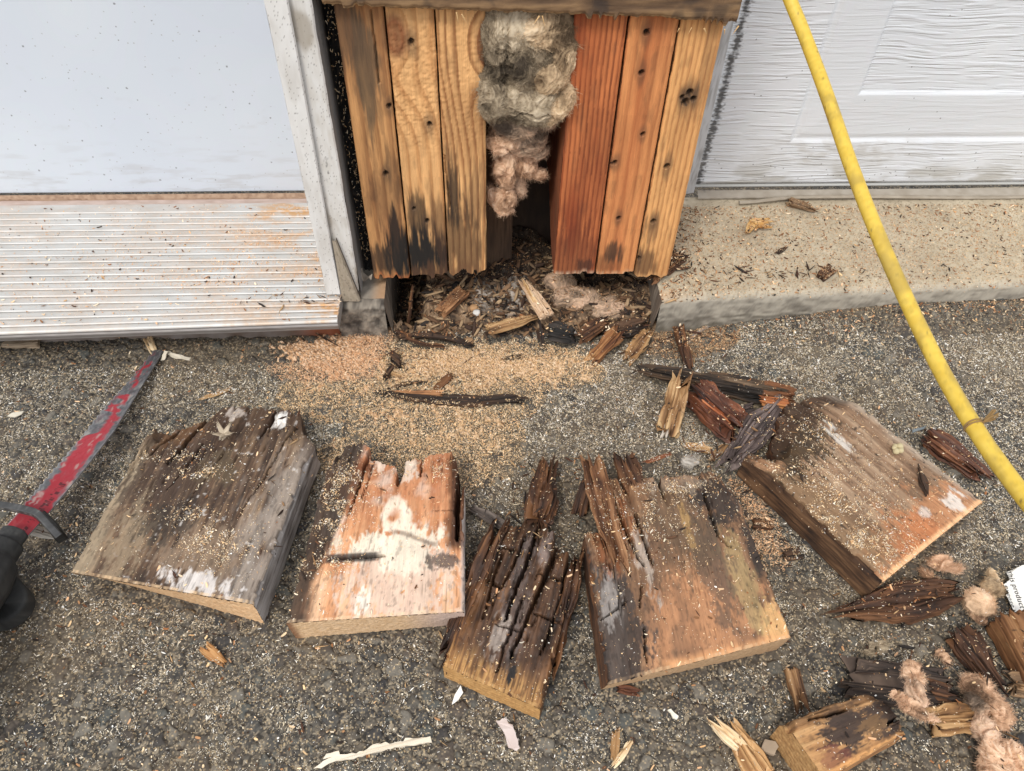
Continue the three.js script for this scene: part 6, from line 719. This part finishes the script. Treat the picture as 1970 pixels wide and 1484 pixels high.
// ------------------------------------------------------------------ sawdust, flakes and grit
{
  const r = RNG(2024), o = new THREE.Object3D(), col = new THREE.Color();
  const heaps = [[-0.1547, 0.0558, 0.05, 0.03, 1.0, 1], [-0.1925, 0.041, 0.04, 0.02, 0.75, 1], [-0.1297, 0.025, 0.03, 0.014, 0.8, 1], [0.0177, 0.0676, 0.08, 0.026, 0.9, 0], [-0.0545, 0.0658, 0.06, 0.03, 0.6, 0], [0.078, 0.0841, 0.05, 0.02, 0.5, 0], [-0.0621, 0.1569, 0.07, 0.05, 0.36, 0], [-0.0107, 0.1713, 0.06, 0.06, 0.3, 0], [-0.0371, 0.1102, 0.14, 0.07, 0.22, 0], [-0.1491, 0.1072, 0.06, 0.04, 0.3, 0], [0.2512, 0.2623, 0.016, 0.04, 0.8, 1], [0.2557, 0.2998, 0.02, 0.02, 0.4, 1], [-0.3497, 0.0199, 0.1, 0.02, 0.3, 0], [0.2271, 0.0333, 0.06, 0.03, 0.4, 2], [0.3498, -0.006, 0.15, 0.014, 0.55, 2], [0.5055, -0.0114, 0.15, 0.012, 0.6, 2], [-0.1356, 0.1865, 0.02, 0.02, 0.4, 0], [-0.2353, 0.2526, 0.03, 0.02, 0.1, 0], [0.3432, 0.2922, 0.03, 0.03, 0.12, 0]];
  const dens = (x, z) => { let d = 0.06 + 0.15 * ss(0.3, 0.7, f2(x * 14, z * 14, 3, 5)) * ss(0.48, 0.2, z) + 0.26 * ss(0.5, 0.78, f2(x * 60, z * 60, 3, 15)) + 0.16 * ss(0.3, 0.1, z) * ss(-0.4, -0.1, x), k = 0, kk = 0; for (const [hx, hz, rx, rz, s, kind] of heaps) { const q = s * exp(-((x - hx) ** 2 / (rx * rx) + (z - hz) ** 2 / (rz * rz))); d += q; if (q > kk) { kk = q; k = kind; } } return [d, kk > 0.12 ? k : 3]; };
  const clump = [[-0.246, 0.2264, 0.024, 0.006, 0.9], [-0.2496, 0.2689, 0.02, 0.008, 0.4], [-0.2252, 0.2921, 0.018, 0.012, 0.6], [-0.2796, 0.2084, 0.024, 0.005, 0.9], [-0.2053, 0.3072, 0.02, 0.014, 0.35], [-0.1243, 0.2804, 0.012, 0.018, 0.9], [-0.1169, 0.2439, 0.018, 0.02, 0.8], [-0.124, 0.3216, 0.024, 0.006, 0.8], [-0.0426, 0.2295, 0.022, 0.01, 0.7], [0.3072, 0.2729, 0.06, 0.05, 0.35], [0.3276, 0.3196, 0.04, 0.02, 0.6], [0.1397, 0.2887, 0.04, 0.03, 0.3], [0.1825, 0.2529, 0.03, 0.01, 0.5], [0.3133, 0.1922, 0.03, 0.02, 0.3]];
  const palD = [[C(226, 192, 146), C(236, 208, 168), C(206, 164, 116), C(244, 226, 196)], [C(222, 176, 134), C(232, 194, 154), C(204, 154, 112), C(242, 218, 186)], [C(176, 132, 92), C(206, 168, 126), C(140, 98, 66), C(226, 196, 158)], [C(200, 186, 160), C(224, 214, 194), C(168, 146, 116), C(244, 241, 234)]];
  // thin drifts of packed dust under the loose grains
  const hg = new Geo(); hg.grid(640, 190, (a, b) => { const x = mix(-0.3, 0.5, a), z = mix(0.018, 0.25, b), d = dens(x, z)[0], n = f2(x * 240, z * 240, 4, 3), y = groundY(x, z) - 0.0032 + 0.006 * ss(0.6, 1.5, d + 1.5 * (n - 0.5)) + 0.0028 * (f2(x * 420, z * 420, 3, 9) - 0.5); const m = hsh(floor(x / 0.0007), floor(z / 0.0007), 5), w = exp(-(((x - -0.1658) / 0.08) ** 2)); splat(x, y, z); return [x, y, z, mc(mc(C(176, 142, 104), C(196, 148, 108), w), m > 0.75 ? C(238, 212, 182) : m < 0.35 ? C(104, 78, 58) : mc(C(206, 172, 130), C(213, 167, 124), w), 0.8)]; });
  const gran = new THREE.IcosahedronGeometry(0.00042, 0); gran.scale(1.3, 0.6, 0.9);
  const sl = new THREE.BoxGeometry(0.0017, 0.00028, 0.00042, 2, 1, 1); { const p = sl.attributes.position; for (let k = 0; k < p.count; k++) { const x = p.getX(k) / 0.00085; p.setY(k, p.getY(k) + 0.00022 * x * x); p.setZ(k, p.getZ(k) * (1 - 0.5 * abs(x)) + 0.00012 * x * x); } sl.computeVertexNormals(); }
  const fl = new THREE.BoxGeometry(0.0042, 0.0006, 0.0019, 3, 1, 1); { const p = fl.attributes.position; for (let k = 0; k < p.count; k++) { const x = p.getX(k) / 0.0021; p.setY(k, p.getY(k) + 0.0005 * x * x); p.setZ(k, p.getZ(k) * (1 - 0.45 * abs(x))); } fl.computeVertexNormals(); }
  const sets = { granule: [gran, []], sliver: [sl, []], flake: [fl, []] };
  const add = (w, x, y, z, s, c, flat) => sets[w][1].push([x, y, z, s, c, flat]);
  const pick = k => { const p = palD[k], u = r(); const c = p[u < 0.36 ? 0 : u < 0.64 ? 1 : u < 0.8 ? 2 : 3]; return mulc(c, 0.9 + 0.35 * r()); };
  const brown = [C(60, 40, 28), C(96, 64, 42), C(132, 92, 60), C(40, 30, 24), C(150, 100, 62)];
  for (let k = 0; k < 2200000; k++) {
    const x = mix(-0.75, 0.95, r()), z = mix(-0.14, 0.68, r()); if (r() > ss(0.95, 0.66, x) * ss(-0.75, -0.55, x) * ss(0.68, 0.5, z)) continue;
    const y = topY(x, z); if (y < -0.055) continue;
    const slab = x > 0.2 && z < frontZ(x), sill = x < -0.141 && z < 0.062, pitty = !slab && !sill && z < 0.02; let d, kind;
    if (sill) { d = 0.04 + 0.3 * ss(0.4, 0.65, f2(x * 40, z * 60, 3, 3)) * ss(-0.5, -0.2, x) * ss(0.06, -0.04, z) + 0.3 * ss(-0.17, -0.145, x) * ss(0.05, 0, z); kind = 1; }
    else if (slab) { d = 0.2 + 0.2 * f2(x * 30, z * 30, 3); kind = 2; }
    else if (pitty) { d = 0.12; kind = 2; }
    else { [d, kind] = dens(x, z); d *= mix(1.3, 0.4, ss(-0.1, 0.6, aspH(x, z))) + 0.5 * ss(0.5, 0.9, d); if (y > 0.02 || y - groundY(x, z) > 0.006) { d = 0.01 + 0.04 * ss(0.5, 0.75, f2(x * 90, z * 90, 3, 8)); for (const [hx, hz, rx, rz, s] of clump) d += s * exp(-((x - hx) ** 2 / (rx * rx) + (z - hz) ** 2 / (rz * rz))) * ss(0.35, 0.6, f2(x * 160, z * 160, 2, 6)); kind = r() < 0.6 ? 0 : 3; } }
    if (r() > d * 1.28) continue;
    const pile = clamp((d - 0.5) * 2) * 0.0035 * r(), s = 0.4 + 0.75 * r() * r() + (r() < 0.05 ? 1.0 : 0), c = slab && r() < 0.45 ? mulc(C(196, 178, 146), 0.8 + 0.3 * r()) : pick(kind);
    add(r() < 0.45 ? 'granule' : 'sliver', x, y + 0.0002 + pile, z, s, c, 0.8);
  }
  for (let k = 0; k < 130000; k++) { // flat flakes, brown and tan
    const x = mix(-0.58, 0.7, r()), z = mix(-0.14, 0.5, r()), y = topY(x, z); if (y < -0.055) continue;
    const slab = x > 0.2 && z < frontZ(x), sill = x < -0.141 && z < 0.062; let d = 0.035;
    if (sill) d = 0.03 + 0.1 * ss(0.45, 0.7, f2(x * 30, z * 50, 3, 7)); else if (slab) d = 0.2 + 0.75 * exp(-(((x - 0.21) / 0.05) ** 2)) + 0.45 * ss(-0.125, -0.145, z) + 0.35 * ss(0.4, 0.7, f2(x * 30, z * 30, 3)) * ss(0.45, 0.22, x); else if (z < 0.06) { d = 0.12 + 0.4 * exp(-(((z - frontZ(x) - 0.012) / 0.018) ** 2)) * ss(0.19, 0.22, x) + 0.25 * exp(-(((z - 0.03) / 0.025) ** 2)) * ss(-0.14, -0.1, x) * ss(0.24, 0.2, x); } else d += 0.05 * ss(0.5, 0.7, f2(x * 20, z * 20, 3, 2));
    if (y > 0.03 && !slab && !sill) d *= 0.35; if (r() > d) continue;
    const tan = r() < (slab ? 0.3 : sill ? 0.3 : 0.5); add('flake', x, y + 0.0004, z, 0.25 + 0.7 * pow(r(), 2.8), tan ? pick(floor(r() * 3)) : mulc(brown[floor(r() * 4.99)], 0.8 + 0.5 * r()), 0.45);
  }
  for (let k = 0; k < 380; k++) { const y = mix(0.07, 0.35, r()); add('sliver', mix(-0.12, -0.107, r()), y, -0.026 + 0.006 * r(), 0.6 + r(), pick(0), 3); } // caught in the dark gap
  { // broken fragments a few millimetres long
    const spots = [[0.2434, 0.1912, 0.05, 0.03, 60], [0.257, 0.2947, 0.03, 0.06, 40], [0.0269, 0.2498, 0.03, 0.04, 46], [0.0986, 0.2055, 0.05, 0.03, 26], [0.3562, 0.4016, 0.08, 0.06, 60], [-0.0541, 0.0771, 0.07, 0.025, 50], [0.2082, 0.041, 0.05, 0.03, 80], [0.3517, -0.013, 0.12, 0.01, 90], [-0.1803, 0.0278, 0.08, 0.012, 40], [0.4468, -0.2043, 0.2, 0.004, 0], [-0.012, 0.38, 0.25, 0.12, 60], [-0.1735, 0.2324, 0.01, 0.08, 20]], L = [];
    const gs = () => (r() + r() + r() - 1.5) * 1.2; for (const [x, z, rx, rz, n] of spots) for (let k = 0; k < n; k++) L.push([x + gs() * rx, z + gs() * rz]);
    for (let k = 0; k < 110; k++) L.push([mix(0.2, 0.27, r() * r()), mix(-0.13, 0.0, r())]);
    const cg = new Geo(); chunkInto(cg, { a: [-0.005, 5, 0], b: [0.005, 5, 0], W: 0.0034, T: 0.002, s: 13, cols: [[0.45, 0.45, 0.45], [0.8, 0.8, 0.8], [1.1, 1.1, 1.1]], point: [0.4, 0.6], rough: 0.0006, jag: [0.003, 0.003] }, [0, 5, 0]);
    const m = new THREE.InstancedMesh(cg.done(), woodMat, L.length), fc = [C(60, 42, 30), C(108, 74, 48), C(150, 112, 74), C(196, 160, 116), C(84, 50, 32), C(40, 32, 27)];
    L.forEach(([x, z], k) => { const y = topY(x, z), s = 0.3 + 0.85 * r() * r(); o.position.set(x, max(y, -0.02) + 0.0003, z); o.rotation.set((r() - 0.5) * 0.5, r() * 7, (r() - 0.5) * 0.4); o.scale.set(s * (0.6 + 0.9 * r()), s, s * (0.5 + 0.8 * r())); o.updateMatrix(); m.setMatrixAt(k, o.matrix); m.setColorAt(k, col.setRGB(...mulc(fc[floor(r() * 5.99)], 0.8 + 0.5 * r()))); });
    m.name = 'wood_fragments'; m.castShadow = m.receiveShadow = true; scene.add(m); tag(m, 'small broken brown and tan wood fragments scattered among the boards', 'debris', null, 'stuff');
  }
  const G = tag(base('sawdust'), 'pale sawdust, slivers and brown flakes strewn over the ground and boards', 'sawdust', null, 'stuff');
  const dm = new THREE.MeshStandardMaterial({ color: 0xffffff, roughness: 0.95 });
  put('drift', hg.done(), plainMat, G).userData.kind = 'stuff';
  for (const k in sets) { const [geo, list] = sets[k], m = new THREE.InstancedMesh(geo, dm, list.length); list.forEach(([x, y, z, s, c, f], i) => { o.position.set(x, y, z); o.rotation.set((r() - 0.5) * f * 2, r() * 6.283, (r() - 0.5) * f * 1.6); o.scale.set(s * (0.6 + 0.9 * r()), s, s * (0.7 + 0.6 * r())); o.updateMatrix(); m.setMatrixAt(i, o.matrix); m.setColorAt(i, col.setRGB(...c)); }); m.name = k; m.userData.kind = 'stuff'; m.castShadow = m.receiveShadow = true; G.add(m); console.log(k, list.length); }
}
renderer.render(scene, camera);
